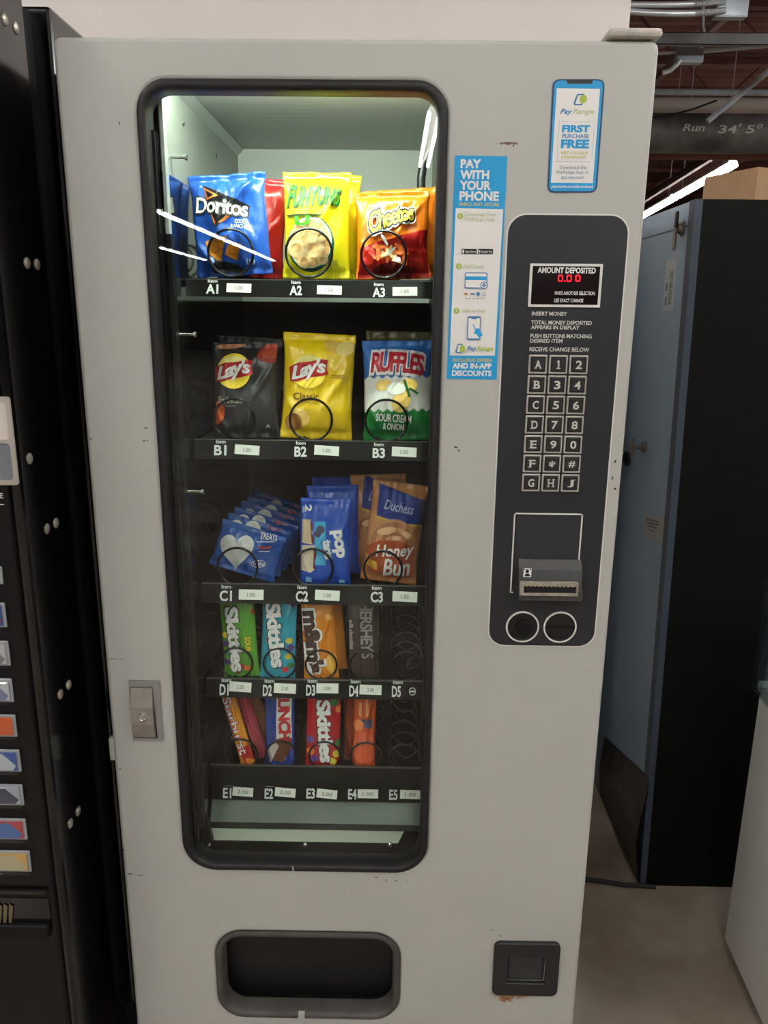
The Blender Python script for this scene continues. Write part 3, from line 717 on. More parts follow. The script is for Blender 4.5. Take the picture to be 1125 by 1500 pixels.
# ---- coin return
R_ = px_box(722, 1378, 818, 1455); cr = empty('coin_return', (R_[0] + .06, 0, R_[2])); attach(cr, vm)
mb = MB(); q = (.033, .027)
cx_, cz_ = (R_[0] + R_[1]) / 2, (R_[2] + R_[3]) / 2
I_ = (cx_ - .036, cx_ + .036, cz_ - .030, cz_ + .030)
bevel_panel(mb, (*R_, .012), [(*I_, .004)], -.008, .002, .0035)
mb.build('return_bezel', mat('return_black', (32, 33, 34), .4), cr, smooth=35)
MB().rings([[(x, y_, z) for x, z in rr(*I_, .004, 4, inset=e)] for e, y_ in ((0, .0005), (.002, -.0005), (.006, -.003), (.008, -.0035))], 0, False, True).build('return_flap', mat('return_flap_black', (44, 45, 46), .38), cr, smooth=30)
# ---- T-handle lock
Lk = px_box(192.5, 996, 237, 1083); lk = empty('lock_handle', (Lk[0] + .02, 0, Lk[2])); attach(lk, vm)
M_zinc = mat('brushed_zinc', (168, 162, 154), .4, .55, var=.15, vscale=80); M_bez = mat('lock_bezel_grey', (146, 146, 142), .45, .3)
MB().plate([(Lk[0], Lk[2]), (Lk[1], Lk[2]), (Lk[1], Lk[3]), (Lk[0], Lk[3])], [[(Lk[0] + .002, Lk[2] + .004), (Lk[1] - .009, Lk[2] + .004), (Lk[1] - .012, Lk[3] - .011), (Lk[0] + .002, Lk[3] - .011)]], -.004, .001).build('lock_bezel', M_bez, lk)
MB().box(Lk[0] + .002, Lk[1] - .009, -.0006, .001, Lk[2] + .004, Lk[3] - .01).build('lock_well', M_black, lk)
x0, x1, z0, z1 = Lk[0] + .0035, Lk[1] - .0125, Lk[2] + .006, Lk[3] - .0125; hz = z1 - z0
mb = MB().rings([[(x, -.0006, z0), (x, -.004, z0), (x, -.011, z0 + hz * .30), (x, -.011, z0 + hz * .64), (x, -.005, z1), (x, -.0006, z1)] for x in (x0, x1)], 0, True, True)
mb.build('lock_lever', M_zinc, lk)
zc = z0 + hz * .47; xc = (x0 + x1) / 2
MB().lathe((xc, -.011, zc), (0, -1, 0), [(0, .0092), (.0012, .0092), (.0016, .0072), (.0008, .006), (.0008, .0048), (.003, .0048), (.0032, .0034), (.0012, .003), (.0012, .0003)], 24).build('lock_cylinder', M_chrome, lk, smooth=35)
# ---- scuffs in the paint
M_scuff = mat('paint_chip_dark', (70, 62, 56), .7)
rnd = random.Random(4)
def scuff(px, py, w, h, rot=0):
    pts = []; n = 9
    for i in range(n):
        a = 2 * pi * i / n; q = .55 + .45 * rnd.random()
        u, v = w * q * cos(a), h * q * sin(a); b_ = radians(rot)
        pts.append((px + u * cos(b_) - v * sin(b_), py + u * sin(b_) + v * cos(b_)))
    Print(0).poly(pts, M_scuff).flat('paint_chip', vm, -.00025)
for s in ((175, 181, 1.3, 3, -20), (133, 643, 1.3, 2.5, 0), (214, 627, 3, 1.2, 0), (211, 646, 2.4, 1.4, -20), (216, 645, 1.5, 1.2, 0), (166, 965, 12, .7, 0), (178, 966, 2, 1, 0), (176, 1126, 1, 3, 30), (181, 1245, 1.2, 2.5, 0), (191, 1280, 5, 1.2, 0), (206, 1282, 8, .6, 0),
          (668, 655, 4, 2, 20), (672, 660, 2, 2, 0), (897, 700, 1.5, 4, 10), (901, 676, 2, 4, 25), (901, 716, 2.5, 2, 0), (551, 1285, 3, .8, 0), (566, 1289, 2, .9, 0), (580, 1290, 3, .9, 0), (596, 1291, 1.4, .7, 0), (748, 688, 2, 2, 0), (745, 209, 12, .8, 6), (752, 213, 1, 4, 20), (720, 1362, 1.6, 1.2, 0), (733, 1371, 1.2, 1.6, 0)):
    scuff(*s)
# ---- stickers
CYAN = ink((28, 156, 214)); WH = ink((232, 230, 226)); GOLD = ink((206, 196, 128)); LIME = ink((168, 190, 74)); NAVY = ink((26, 52, 92)); STEELB = ink((52, 120, 176)); GREYB = ink((136, 152, 168)); PALEG = ink((190, 200, 160)); BLK = ink((30, 32, 36))
def plate_px(name, pts, parent, m, y=-.0006):
    w = [at(x, y_) for x, y_ in pts]
    return MB().plate([(q[0], q[2]) for q in w], [], y, .0002).build(name, m, parent)
st = plate_px('pay_sticker', [(654.2, 554.8), (727.2, 556), (743.3, 229.2), (666.3, 227.6)], vm, CYAN)
p = Print(0)
p.poly([(658.8, 520.7), (724.8, 521), (737, 306.5), (667.5, 305)], WH)
p.T('PAY', 674.7, 233.4, 704.8, 246.6, WH, .04).T('WITH', 674, 249.5, 716.5, 262.6, WH, .04).T('YOUR', 673.3, 264.9, 719.2, 278.6, WH, .04).T('PHONE', 673, 280.3, 730.7, 294.4, WH, .04).T('SIMPLE. FAST. SECURE.', 672, 297, 732, 302, GOLD, .03)
p.T('EXCLUSIVE OFFERS', 662.7, 525, 720.5, 530, GOLD, .03).T('AND IN-APP', 662.7, 531.8, 720, 540, WH, .04).T('DISCOUNTS', 661.9, 542.4, 720, 551, WH, .04)
for n_, cx_, cy_ in (('1', 674.1, 316.7), ('2', 672, 390), ('3', 668.5, 455.3)):
    p.ell(cx_, cy_, 4.4, 4.4, LIME).T(n_, cx_ - (.5 if n_ == '1' else 1.2), cy_ - 2.2, cx_ + (.5 if n_ == '1' else 1.2), cy_ + 2.2, WH, .02)
p.T('Download Free', 681, 311, 726, 317, PALEG, .01).T('PayRange App', 681, 318.4, 724, 325, PALEG, .01).T('Add Funds', 678.7, 387.3, 708.8, 393, PALEG, .01).T('Slide to Pay!', 676, 452.7, 711.5, 459, PALEG, .01)
p.rect(676, 364.7, 698, 372, BLK).rect(700.3, 364.7, 721.9, 372, BLK).T('App Store', 681, 367, 697, 371, WH, .01).T('Google Play', 704.5, 367, 721, 371.2, WH, .01).rrect(677.2, 365.8, 679.6, 371, .5, WH).poly([(701.5, 366), (701.5, 371), (704, 368.5)], WH)
p.rrect(680.5, 399.3, 713.5, 422.5, 2.5, STEELB).rrect(681.7, 400.5, 712.3, 421.3, 2, WH).rect(680.7, 405, 713.3, 410.2, CYAN).ell(708.8, 418, 5.4, 5.4, STEELB).ell(708.8, 418, 4.2, 4.2, WH).rect(705.6, 417.1, 712, 418.9, STEELB).rect(707.9, 414.8, 709.7, 421.2, STEELB)
p.ell(681.6, 430.6, 1.5, 1.5, ink((196, 60, 44))).ell(683.6, 430.6, 1.5, 1.5, ink((226, 150, 60))).rect(689, 429.8, 695, 431.6, NAVY).rect(697.8, 428.2, 702.4, 433, STEELB).frame(706, 429, 711.5, 433, .6, GREYB)
for x_ in (681, 686, 692, 698, 704): p.rect(x_, 437, x_ + 3, 438.2, GREYB)
p.rrect(684.3, 463.3, 703.4, 498, 2, STEELB).rrect(685.6, 466, 702.2, 495.6, .8, WH).rect(690, 465, 698, 467.4, STEELB)
p.poly([(692, 475.5), (693.3, 475), (696.3, 482), (699, 480.4), (702.3, 482.2), (704.6, 487.2), (706.6, 491), (701, 494.4), (698, 490), (693.4, 488), (694.6, 485.6), (696, 485.6)], CYAN)
p.poly([(670.5, 503.5), (677.5, 503.5), (675, 516.8), (667.5, 516.8), (666.7, 514.5)], STEELB).poly([(671.5, 505), (676, 505), (674, 515.2), (668.8, 515.2)], WH).ell(677, 510.5, 4, 5.4, LIME)
p.T('Pay', 683.5, 507, 698, 515, STEELB, .03, .25).T('Range', 698.4, 507, 722, 515, LIME, .03, .25)
p.flat('sticker_print', st, -.0008, .00005)
w = [at(x, y_) for x, y_ in ((800.6, 283), (874.2, 283), (886.6, 115.8), (808.6, 115.8))]
ph = MB()
def quad_round(pts, r, n=6):
    out = []; P_ = [Vector((q[0], q[2])) for q in pts]
    for i in range(4):
        a, b, c = P_[i - 1], P_[i], P_[(i + 1) % 4]; d0 = (a - b).normalized(); d1 = (c - b).normalized()
        s, e = b + d0 * r, b + d1 * r
        for k in range(n + 1):
            t_ = k / n; q = s * (1 - t_) ** 2 + b * 2 * t_ * (1 - t_) + e * t_ * t_; out.append((q.x, q.y))
    return out
ph = MB().plate(quad_round(w, .011), [], -.0007, .0002).build('phone_sticker', ink((120, 126, 134)), vm)
p = Print(0)
def qr(pts, r, m):
    o = np.array(quad_round([at(x, y_) for x, y_ in pts], r)); p.items.append((o, [tuple(range(len(o)))], m))
qr([(801.8, 282.2), (873.4, 282.2), (885.6, 116.6), (809.8, 116.6)], .010, NAVY)
qr([(803.6, 280.2), (871.8, 280.2), (883.6, 118), (812, 118)], .0085, CYAN)
p.poly([(829, 116.8), (868.5, 116.8), (867, 123), (831, 123)], BLK).poly([(806.8, 267.8), (868.2, 268.4), (878.8, 130.3), (815.4, 129.6)], WH)
p.poly([(845, 138), (856, 137.6), (852.5, 154.6), (841, 154.6), (840, 151)], STEELB).poly([(846.5, 140), (854, 139.6), (851, 152.6), (842.4, 152.6)], WH).ell(854, 145.5, 5.6, 6.4, LIME)
p.T('Pay', 820.2, 159.5, 838, 169.6, STEELB, .03, .3).T('Range', 838.4, 159.5, 870, 169.6, PALEG, .03, .3)
p.T('FIRST', 823.2, 183.3, 863.9, 194.3, CYAN, .05).T('PURCHASE', 823.2, 196.6, 862.3, 202.6, STEELB, .02).T('FREE', 821.4, 204.6, 862.7, 217.6, CYAN, .05).T('WITH SIGNUP', 820.9, 221.9, 860.9, 226.6, GOLD, .03)
for x_ in range(822, 857, 4): p.rect(x_, 229, x_ + 3, 231.4, GOLD)
p.T('Download the', 819.5, 242.9, 858.6, 247.8, GREYB, .01).T('PayRange App to', 815, 250.3, 862.3, 256, GREYB, .01).T('get started!', 821.4, 257.6, 854.7, 263.4, GREYB, .01).T('payrange.com/download', 807.4, 271.2, 867.8, 276.8, WH, .02)
for i in range(14):
    t_ = i / 14; p.rect(818.6 + 51 * t_, 178.1 + 1.6 * t_, 820.6 + 51 * t_, 178.8 + 1.6 * t_, GREYB).rect(815 + 50.5 * t_, 236.4 + .8 * t_, 817 + 50.5 * t_, 237.1 + .8 * t_, GREYB)
for i in range(16):
    t_ = i / 16; p.rect(818.1 - 3.6 * t_, 179 + 57 * t_, 818.8 - 3.6 * t_, 181 + 57 * t_, GREYB).rect(869.6 - 4.5 * t_, 180.5 + 56 * t_, 870.3 - 4.5 * t_, 182.5 + 56 * t_, GREYB)
p.flat('sticker_print', ph, -.0009, .00005)

# ================================================================== THE SNACKS (each one a thing of its own)
NU, NV = 38, 46
def snack(name, label, cat, pc, w_px, h_px, Y, thick, film, tilt=0, lean=5, prints=(), seed=1, seal=.07, flat_=2.4, wr=1.0, group=None, drop=None, sag=.0, pinch=.05, yaw=0):
    """pillow bag: pc = pixel of its centre on plane Y; prints = [(part name, Print), ...] drawn in the same pixels"""
    c = at(pc[0], pc[1], Y)
    w = (at(pc[0] + w_px / 2, pc[1], Y) - at(pc[0] - w_px / 2, pc[1], Y))[0]
    h = (at(pc[0], pc[1] - h_px / 2, Y) - at(pc[0], pc[1] + h_px / 2, Y))[2]
    rn = random.Random(seed); ph = [rn.uniform(0, 60) for _ in range(6)]
    d1 = (rn.uniform(.5, .95), rn.uniform(.55, .9)); d2 = (-rn.uniform(.5, .95), rn.uniform(.1, .4))
    us = np.linspace(-1, 1, NU + 1); vs_ = np.linspace(0, 1, NV + 1)
    F = np.zeros((NV + 1, NU + 1, 3)); K = np.zeros_like(F)
    for i, v in enumerate(vs_):
        vv = (v - seal) / (1 - 2 * seal); inside = 0 < vv < 1
        g = (1 - abs(2 * vv - 1) ** 3) ** .62 if inside else 0
        g *= (1 + sag * (.5 - v))
        W = w / 2 * (1 - pinch * g)
        es = math.exp(-min(v, 1 - v) / .13)
        for j, u in enumerate(us):
            T = thick / 2 * g * max(0, 1 - abs(u) ** flat_) ** .6
            n1 = noise.noise(Vector((u * 4.2 + ph[0], v * 1.3, ph[1])))
            n2 = noise.noise(Vector((u * 2.2 + ph[2], v * 3.4 + ph[3], 0)))
            n3 = noise.noise(Vector((u * 7 + ph[4], v * 8 + ph[5], 3)))
            fold = (abs(n1) - .25) * .016 * es + n2 * .0062 + n3 * .0018
            for (du, dv) in (d1, d2):            # diagonal creases running from the corners
                q = (u - du) * .8 - (v - dv) * 1.6 * (1 if du > 0 else -1)
                fold += -.0060 * math.exp(-(q / .09) ** 2) * math.exp(-((u - du) ** 2 + (v - dv) ** 2) / .25)
            edge = (1 - abs(u) ** 4)
            if inside: y = -T + fold * wr * edge * min(1, g * 2 + .25)
            else: y = fold * wr * .55 + .0006 * math.sin(v * h * 2200)
            yb = T if inside else y + .0005
            if inside and abs(u) == 1: yb = y
            sh = w * .012 * noise.noise(Vector((v * 3 + ph[2], u, 7)))
            F[i, j] = (u * W + sh, y, v * h); K[i, j] = (u * W + sh, max(yb, y + .0003), v * h)
    n = NU + 1; verts = [tuple(p) for p in F.reshape(-1, 3)] + [tuple(p) for p in K.reshape(-1, 3)]; off = (NV + 1) * n
    faces = []
    for i in range(NV):
        for j in range(NU):
            a = i * n + j; faces.append((a, a + 1, a + n + 1)); faces.append((a, a + n + 1, a + n)); faces.append((off + a, off + a + n, off + a + n + 1, off + a + 1))
        for a, s in ((i * n, 0), (i * n + NU, 1)):
            q = (a, a + n, off + a + n, off + a); faces.append(q if s == 0 else q[::-1])
    for i, s in ((0, 0), (NV, 1)):
        for j in range(NU):
            a = i * n + j; q = (a, off + a, off + a + 1, a + 1); faces.append(q if s == 0 else q[::-1])
    me = bpy.data.meshes.new(name); me.from_pydata(verts, [], faces); me.materials.append(film)
    me.polygons.foreach_set('use_smooth', [True] * len(me.polygons)); me.update()
    ob = bpy.data.objects.new(name, me); COL.objects.link(ob)
    R3 = Matrix.Rotation(radians(yaw), 3, 'Z') @ Matrix.Rotation(radians(-tilt), 3, 'Y') @ Matrix.Rotation(radians(-lean), 3, 'X')
    ctr = Vector((c[0], Y, c[2])); base = ctr - R3 @ Vector((0, 0, h / 2))
    ob.location = base; ob.rotation_euler = R3.to_euler()
    tag(ob, label, cat, group)
    low = min((R3 @ Vector(q)).z for q in verts) + base.z          # rest it on its tray
    ob.location.z += TRAYZ[{GA: 'A', GB: 'B', GC: 'C', GD: 'D', GE: 'E'}[group]] + .0006 - low
    # print onto the film: into (u, v), cut along the film's own grid, then onto its surface
    ca, sa = cos(radians(tilt)), sin(radians(tilt))
    lay0 = 0
    for pname, pr in prints:
        bm = bmesh.new(); ms = []; lay = bm.faces.layers.int.new('lay')
        for k, (wv, f, m) in enumerate(pr.items):
            if m not in ms: ms.append(m)
            vv = []
            for X, Z in wv:
                dx, dz = X - c[0], Z - c[2]
                lx, lz = dx * ca + dz * sa, -dx * sa + dz * ca
                v = (lz + h / 2) / h
                vq = (min(max(v, 0), 1) - seal) / (1 - 2 * seal); g = (1 - abs(2 * vq - 1) ** 3) ** .62 if 0 < vq < 1 else 0
                vv.append(bm.verts.new((lx / (w / 2 * (1 - pinch * g)), v, 0)))
            for q in f:
                try: fc = bm.faces.new([vv[i] for i in q])
                except ValueError: continue
                fc.material_index = ms.index(m); fc[lay] = k + lay0
        lay0 += len(pr.items)
        def cut(co, no, outer=False):
            bmesh.ops.bisect_plane(bm, geom=list(bm.verts) + list(bm.edges) + list(bm.faces), plane_co=co, plane_no=no, clear_outer=outer)
        cut((.975, 0, 0), (1, 0, 0), True); cut((-.975, 0, 0), (-1, 0, 0), True); cut((0, .985, 0), (0, 1, 0), True); cut((0, .015, 0), (0, -1, 0), True)
        if not bm.verts: bm.free(); continue
        xs = [q.co.x for q in bm.verts]; zs = [q.co.y for q in bm.verts]
        for u in us[1:-1]:
            if min(xs) < u < max(xs): cut((u, 0, 0), (1, 0, 0))
        for v in vs_[1:-1]:
            if min(zs) < v < max(zs): cut((0, v, 0), (0, 1, 0))
        for d in range(-NV, NU + 1):                  # and along the diagonals its quads are split on
            s0 = [(x + 1) / 2 * NU - z * NV for x, z in ((min(xs), max(zs)), (max(xs), min(zs)))]
            if s0[0] < d < s0[1]: cut((d * 2 / NU - 1, 0, 0), (NU / 2, -NV, 0))
        bm.verts.ensure_lookup_table()
        for q in bm.verts:
            u, v = q.co.x, q.co.y
            fj = min(max((u + 1) / 2 * NU, 0), NU - 1e-6); fi = min(max(v * NV, 0), NV - 1e-6); j, i = int(fj), int(fi); a, b = fj - j, fi - i
            pt = F[i, j] * (1 - a) + F[i, j + 1] * (a - b) + F[i + 1, j + 1] * b if a >= b else F[i, j] * (1 - b) + F[i + 1, j] * (b - a) + F[i + 1, j + 1] * a
            L = max((fc[lay] for fc in q.link_faces), default=0)
            q.co = Vector((pt[0], pt[1] - .0005 - .0002 * L, pt[2]))
        for fc in bm.faces: fc.smooth = True
        pm = bpy.data.meshes.new(pname); bm.to_mesh(pm); bm.free()
        for m in ms: pm.materials.append(m)
        po = bpy.data.objects.new(pname, pm); COL.objects.link(po); po.parent = ob
    return ob
def film(name, rgb, rough=.27, second=None):
    return mat('film_' + name, rgb, rough, bump=.12, bscale=90, coat=.25, second=second, vscale=18) if second else mat('film_' + name, rgb, rough, bump=.16, bscale=110, coat=.4)
K_ = BLK; W_ = ink((238, 238, 236)); RED = ink((196, 30, 36)); YEL = ink((250, 208, 20)); DGREEN = ink((8, 78, 58)); ORG = ink((242, 140, 62))
CHIP = mat('tortilla_chip_print', (226, 150, 30), .5, second=(180, 104, 14), vscale=160)
RING = mat('onion_ring_print', (246, 224, 172), .5, second=(226, 186, 120), vscale=90); RING2 = mat('onion_ring_shade', (214, 166, 98), .5)
PUFF = mat('cheese_puff_print', (238, 122, 30), .5, second=(214, 84, 18), vscale=140)
POT = mat('potato_chip_print', (246, 214, 120), .5, second=(232, 184, 70), vscale=60)
GA = 'snack bags on the top tray'; GB = 'snack bags on the second tray'; GC = 'packs on the third tray'; GD = 'candy packs on the fourth tray'; GE = 'candy packs on the lowest tray'
FB, FR = film('blue', (36, 92, 196)), film('red', (186, 36, 34)); FY = film('lime_yellow', (232, 222, 24)); FK = film('charcoal', (44, 44, 48), .3); FLY = film('sun_yellow', (246, 208, 20))
# ---- tray A
Y1, Y2, Y3 = .154, .206, .256
p1 = Print(Y1)
p1.poly([(298, 273), (370, 305), (320, 335)], K_).poly([(300, 277), (324, 291), (306, 297), (304, 293)], ORG).poly([(303, 281), (317, 290), (308, 294)], K_)
p1.poly([(311, 306), (356, 306), (322, 338), (318, 334)], K_).poly([(313, 315), (321, 331), (320, 334), (318, 331)], ORG).poly([(324, 332), (352, 305), (347, 316), (333, 329)], ORG)
p1.T('Doritos', 289, 295, 366, 318, K_, .075, 0, 4, .92, grow=1).T('Doritos', 289, 295, 366, 318, W_, .02, 0, 4, .92)
p1.T('COOL', 348, 326, 362, 332, W_, .02, 0, 4).T('RANCH', 342, 333, 363, 339, W_, .02, 0, 4)
p1b = Print(Y1).poly([(305, 357), (337, 350), (326, 388), (310, 374)], CHIP).poly([(343, 358), (358, 362), (350, 384), (333, 376)], CHIP).poly([(320, 384), (350, 388), (364, 400), (314, 402)], BLK).T('150', 365, 382, 377, 390, W_, .01, 0, 4)
snack('tortilla_chip_bag', 'blue tortilla chip bag with white lettering, front bag above code A1', 'chip bag', (338, 331), 113, 150, Y1, .046, FB, 4.0, 5, [('logo', p1), ('picture', p1b)], 3, group=GA, wr=1.7)
snack('tortilla_chip_bag', 'red chip bag standing right behind the front blue bag', 'chip bag', (367, 331), 104, 148, Y2, .044, FR, -4, 4, [], 8, group=GA)
snack('tortilla_chip_bag', 'rearmost blue chip bag behind the red one on the top tray', 'chip bag', (362, 332), 98, 146, Y3, .044, FB, 3, 4, [], 9, group=GA)
p2 = Print(Y1); GR = ink((70, 172, 34))
wave = lambda a, b: (a + b * .05, b * (1 - .34 * (a + .5)) + .035 * sin(a * 9) - .02 - .03 * a)
p2.T('FUNYUNS', 424, 273, 499, 307, DGREEN, .05, .06, 0, 1.08, wave, grow=1).T('FUNYUNS', 423, 272, 498, 306, GR, .012, .06, 0, 1.08, wave)
p2.rrect(422, 309, 472, 319, 2, DGREEN).rrect(422, 308.5, 472, 317.5, 2, YEL).T('Onion Flavored Rings', 425, 310.5, 471, 316, ORG, .01, .2)
p2.T('110', 485, 383, 495, 391, DGREEN, .0)
p2b = Print(Y1).ell(457, 360, 34, 39, DGREEN, 12).ell(456, 358, 31.5, 36.5, ink((236, 240, 224)), 12).ell(456, 359, 29.5, 34, RING2, 12)
for cx_, cy_, r_ in ((442, 340, 12), (466, 336, 11), (436, 366, 14), (462, 366, 15), (448, 384, 11), (472, 350, 9), (474, 382, 8)):
    p2b.ring(cx_, cy_, r_, r_ * .95, r_ * .5, RING)
p2.T('U', 433, 320, 456, 334, GR, .05)
snack('onion_ring_bag', 'lime-yellow onion ring bag with green lettering, front bag above code A2', 'chip bag', (464, 331), 99, 158, Y1, .046, FY, -.5, 5, [('picture', p2b), ('logo', p2)], 5, group=GA)
snack('onion_ring_bag', 'lime-yellow onion ring bag half hidden behind its twin', 'chip bag', (478, 333), 99, 156, Y2, .044, FY, -1, 4, [], 15, group=GA)
p3 = Print(Y1); arc = lambda a, b: (a, b * (1 - .25 * a) - .45 * (a * a) + .55 * a * .6)
p3.T('Cheetos', 540, 306, 606, 335, W_, .13, .12, -8, .84, arc, grow=1).T('Cheetos', 540, 306, 606, 335, K_, .075, .12, -8, .84, arc, grow=1).T('Cheetos', 540, 306, 606, 335, ink((252, 222, 70)), .015, .12, -8, .84, arc)
p3.T('160', 600, 386, 612, 393, ink((120, 30, 24)), .01)
p3b = Print(Y1); rnd = random.Random(7)
DR = ink((190, 28, 22))
p3b.poly([(528, 368), (552, 358), (580, 352), (618, 340), (630, 336), (630, 412), (524, 412)], DR)
p3b.ell(540, 378, 10, 13, ink((214, 30, 16)))
for i in range(16):
    a = rnd.uniform(0, 180); cx_, cy_ = rnd.uniform(552, 600), rnd.uniform(352, 386)
    p3b.ell(cx_, cy_, rnd.uniform(8, 13), rnd.uniform(2.6, 4), PUFF if i % 3 else ink((252, 206, 150)), a, 12)
for q in ((563, 356, 9, 2.4, 60), (572, 372, 9, 2.2, -40), (582, 384, 5, 4, 0), (558, 342, 10, 4, -20)): p3b.ell(*q[:4], W_, q[4], 12)
p3b.poly([(545, 395), (575, 386), (610, 396), (600, 408), (550, 408)], ink((112, 18, 20)))
FO = film('orange', (244, 128, 18))
snack('cheese_puff_bag', 'orange and red cheese puff bag above code A3', 'chip bag', (575, 346), 110, 130, Y1, .046, FO, 1.5, 5, [('picture', p3b), ('logo', p3)], 11, group=GA, wr=1.6)
snack('cheese_puff_bag', 'orange cheese puff bag peeking out behind the front one', 'chip bag', (589, 347), 108, 132, Y2, .044, FO, 4, 4, [], 12, group=GA)
# ---- tray B
def lays(pr, cx_, cy_, s):
    pr.ell(cx_, cy_, 26 * s, 26 * s, ink((252, 220, 60))).ell(cx_ - 1, cy_ - 9 * s, 21 * s, 13 * s, ink((255, 240, 150)))
    pr.poly([(cx_ + s * a, cy_ + s * b) for a, b in ((-29, -6), (-14, -12), (4, -13), (18, -16), (28, -15), (27, -2), (29, 6), (14, 9), (-2, 11), (-16, 16), (-27, 15), (-28, 4))], RED)
    wv = lambda a, b: (a, b + .10 * sin(a * 5.5 + .6) + .12 * a)
    pr.T("Lay's", cx_ - 26 * s, cy_ - 13 * s, cx_ + 26 * s, cy_ + 14 * s, W_, .035, .22, -4, .86, wv)
p4 = Print(Y1); lays(p4, 345, 545, 1.0)
p4.T('Barbecue', 324, 582, 360, 592, ink((206, 196, 178)), .01).T('FLAVORED', 335, 594, 351, 597, ink((170, 170, 170)), 0)
p4b = Print(Y1).ell(398, 518, 20, 15, ink((150, 52, 34)), -15).ell(399, 516, 15, 10, ink((176, 74, 50)), -15).ell(322, 605, 12, 17, ink((206, 88, 34)), 10).ell(337, 506, 22, 5, ink((178, 120, 90)), -5)
p4b.poly([(391, 626), (395, 620), (399, 626)], ink((170, 170, 170)))
snack('potato_chip_bag', 'charcoal barbecue potato chip bag with red ribbon emblem above code B1', 'chip bag', (361, 573), 96, 140, Y1, .046, FK, 1, 9, [('picture', p4b), ('logo', p4)], 21, group=GB, wr=1.5)
snack('potato_chip_bag', 'second charcoal potato chip bag behind the front one above code B1', 'chip bag', (366, 574), 96, 140, Y2, .044, FK, -2, 4, [], 22, group=GB)
p5 = Print(Y1); lays(p5, 454, 545, 1.0)
p5.T('Classic', 432, 577, 469, 587, ink((110, 70, 24)), .015)
p5b = Print(Y1).ell(490, 510, 17, 10, POT, 20).ell(506, 512, 14, 11, ink((252, 226, 140)), -25).ell(440, 612, 16, 13, POT, 20).ell(432, 618, 13, 12, ink((168, 110, 40)), 0).rect(486, 552, 504, 553.2, ink((150, 100, 20))).rect(484, 555.5, 505, 556.5, ink((150, 100, 20)))
snack('potato_chip_bag', 'bright yellow potato chip bag with red ribbon emblem above code B2', 'chip bag', (466, 567), 106, 154, Y1, .048, FLY, -2.2, 9, [('picture', p5b), ('logo', p5)], 23, group=GB)
p6 = Print(Y1); bow = lambda a, b: (a, b - .35 * a * a * 1.0)
p6.T('RUFFLES', 544, 514, 621, 545, W_, .10, .05, 3, .82, bow, grow=1).T('RUFFLES', 544, 514, 621, 545, ink((196, 30, 52)), .035, .05, 3, .82, bow)
p6.T('RUFFLES HAVE RIDGES', 563, 510, 603, 513.5, W_, .0, 0, 3)
p6.T('SOUR CREAM', 552, 605, 602, 616, W_, .02, 0, 3, .92).T('& ONION', 562, 618, 591, 627, W_, .02, 0, 3, .92)
p6b = Print(Y1).ell(588, 586, 13, 17, POT, 25).ell(562, 563, 12, 8, POT, -10).ell(600, 562, 12, 8, POT, 15).ell(580, 568, 14, 9, ink((240, 240, 232))).poly([(590, 556), (594, 555), (602, 580), (598, 580)], ink((60, 130, 60))).poly([(600, 566), (613, 574), (612, 577), (598, 569)], ink((60, 130, 60)))
c0, c1 = at(583, 642, Y1)[2], 0
zz = lambda py: at(583, py, Y1)[2] - at(583, 643, Y1)[2]
F6 = band_mat('film_blue_white_green', [(0, (24, 128, 62)), (zz(600), (232, 232, 226)), (zz(552), (48, 106, 180))], .27, .0022, 420, .0012)
F6.node_tree.nodes['Principled BSDF'].inputs['Coat Weight'].default_value = .25
snack('ridged_chip_bag', 'blue, white and green ridged chip bag with red lettering above code B3', 'chip bag', (583, 570), 104, 146, Y1, .046, F6, 1.5, 9, [('picture', p6b), ('logo', p6)], 25, group=GB)
snack('ridged_chip_bag', 'dull olive-brown chip bag just showing above the ridged chip bag', 'chip bag', (586, 566), 104, 152, Y2, .044, film('olive', (96, 92, 52)), -1, 4, [], 26, group=GB)
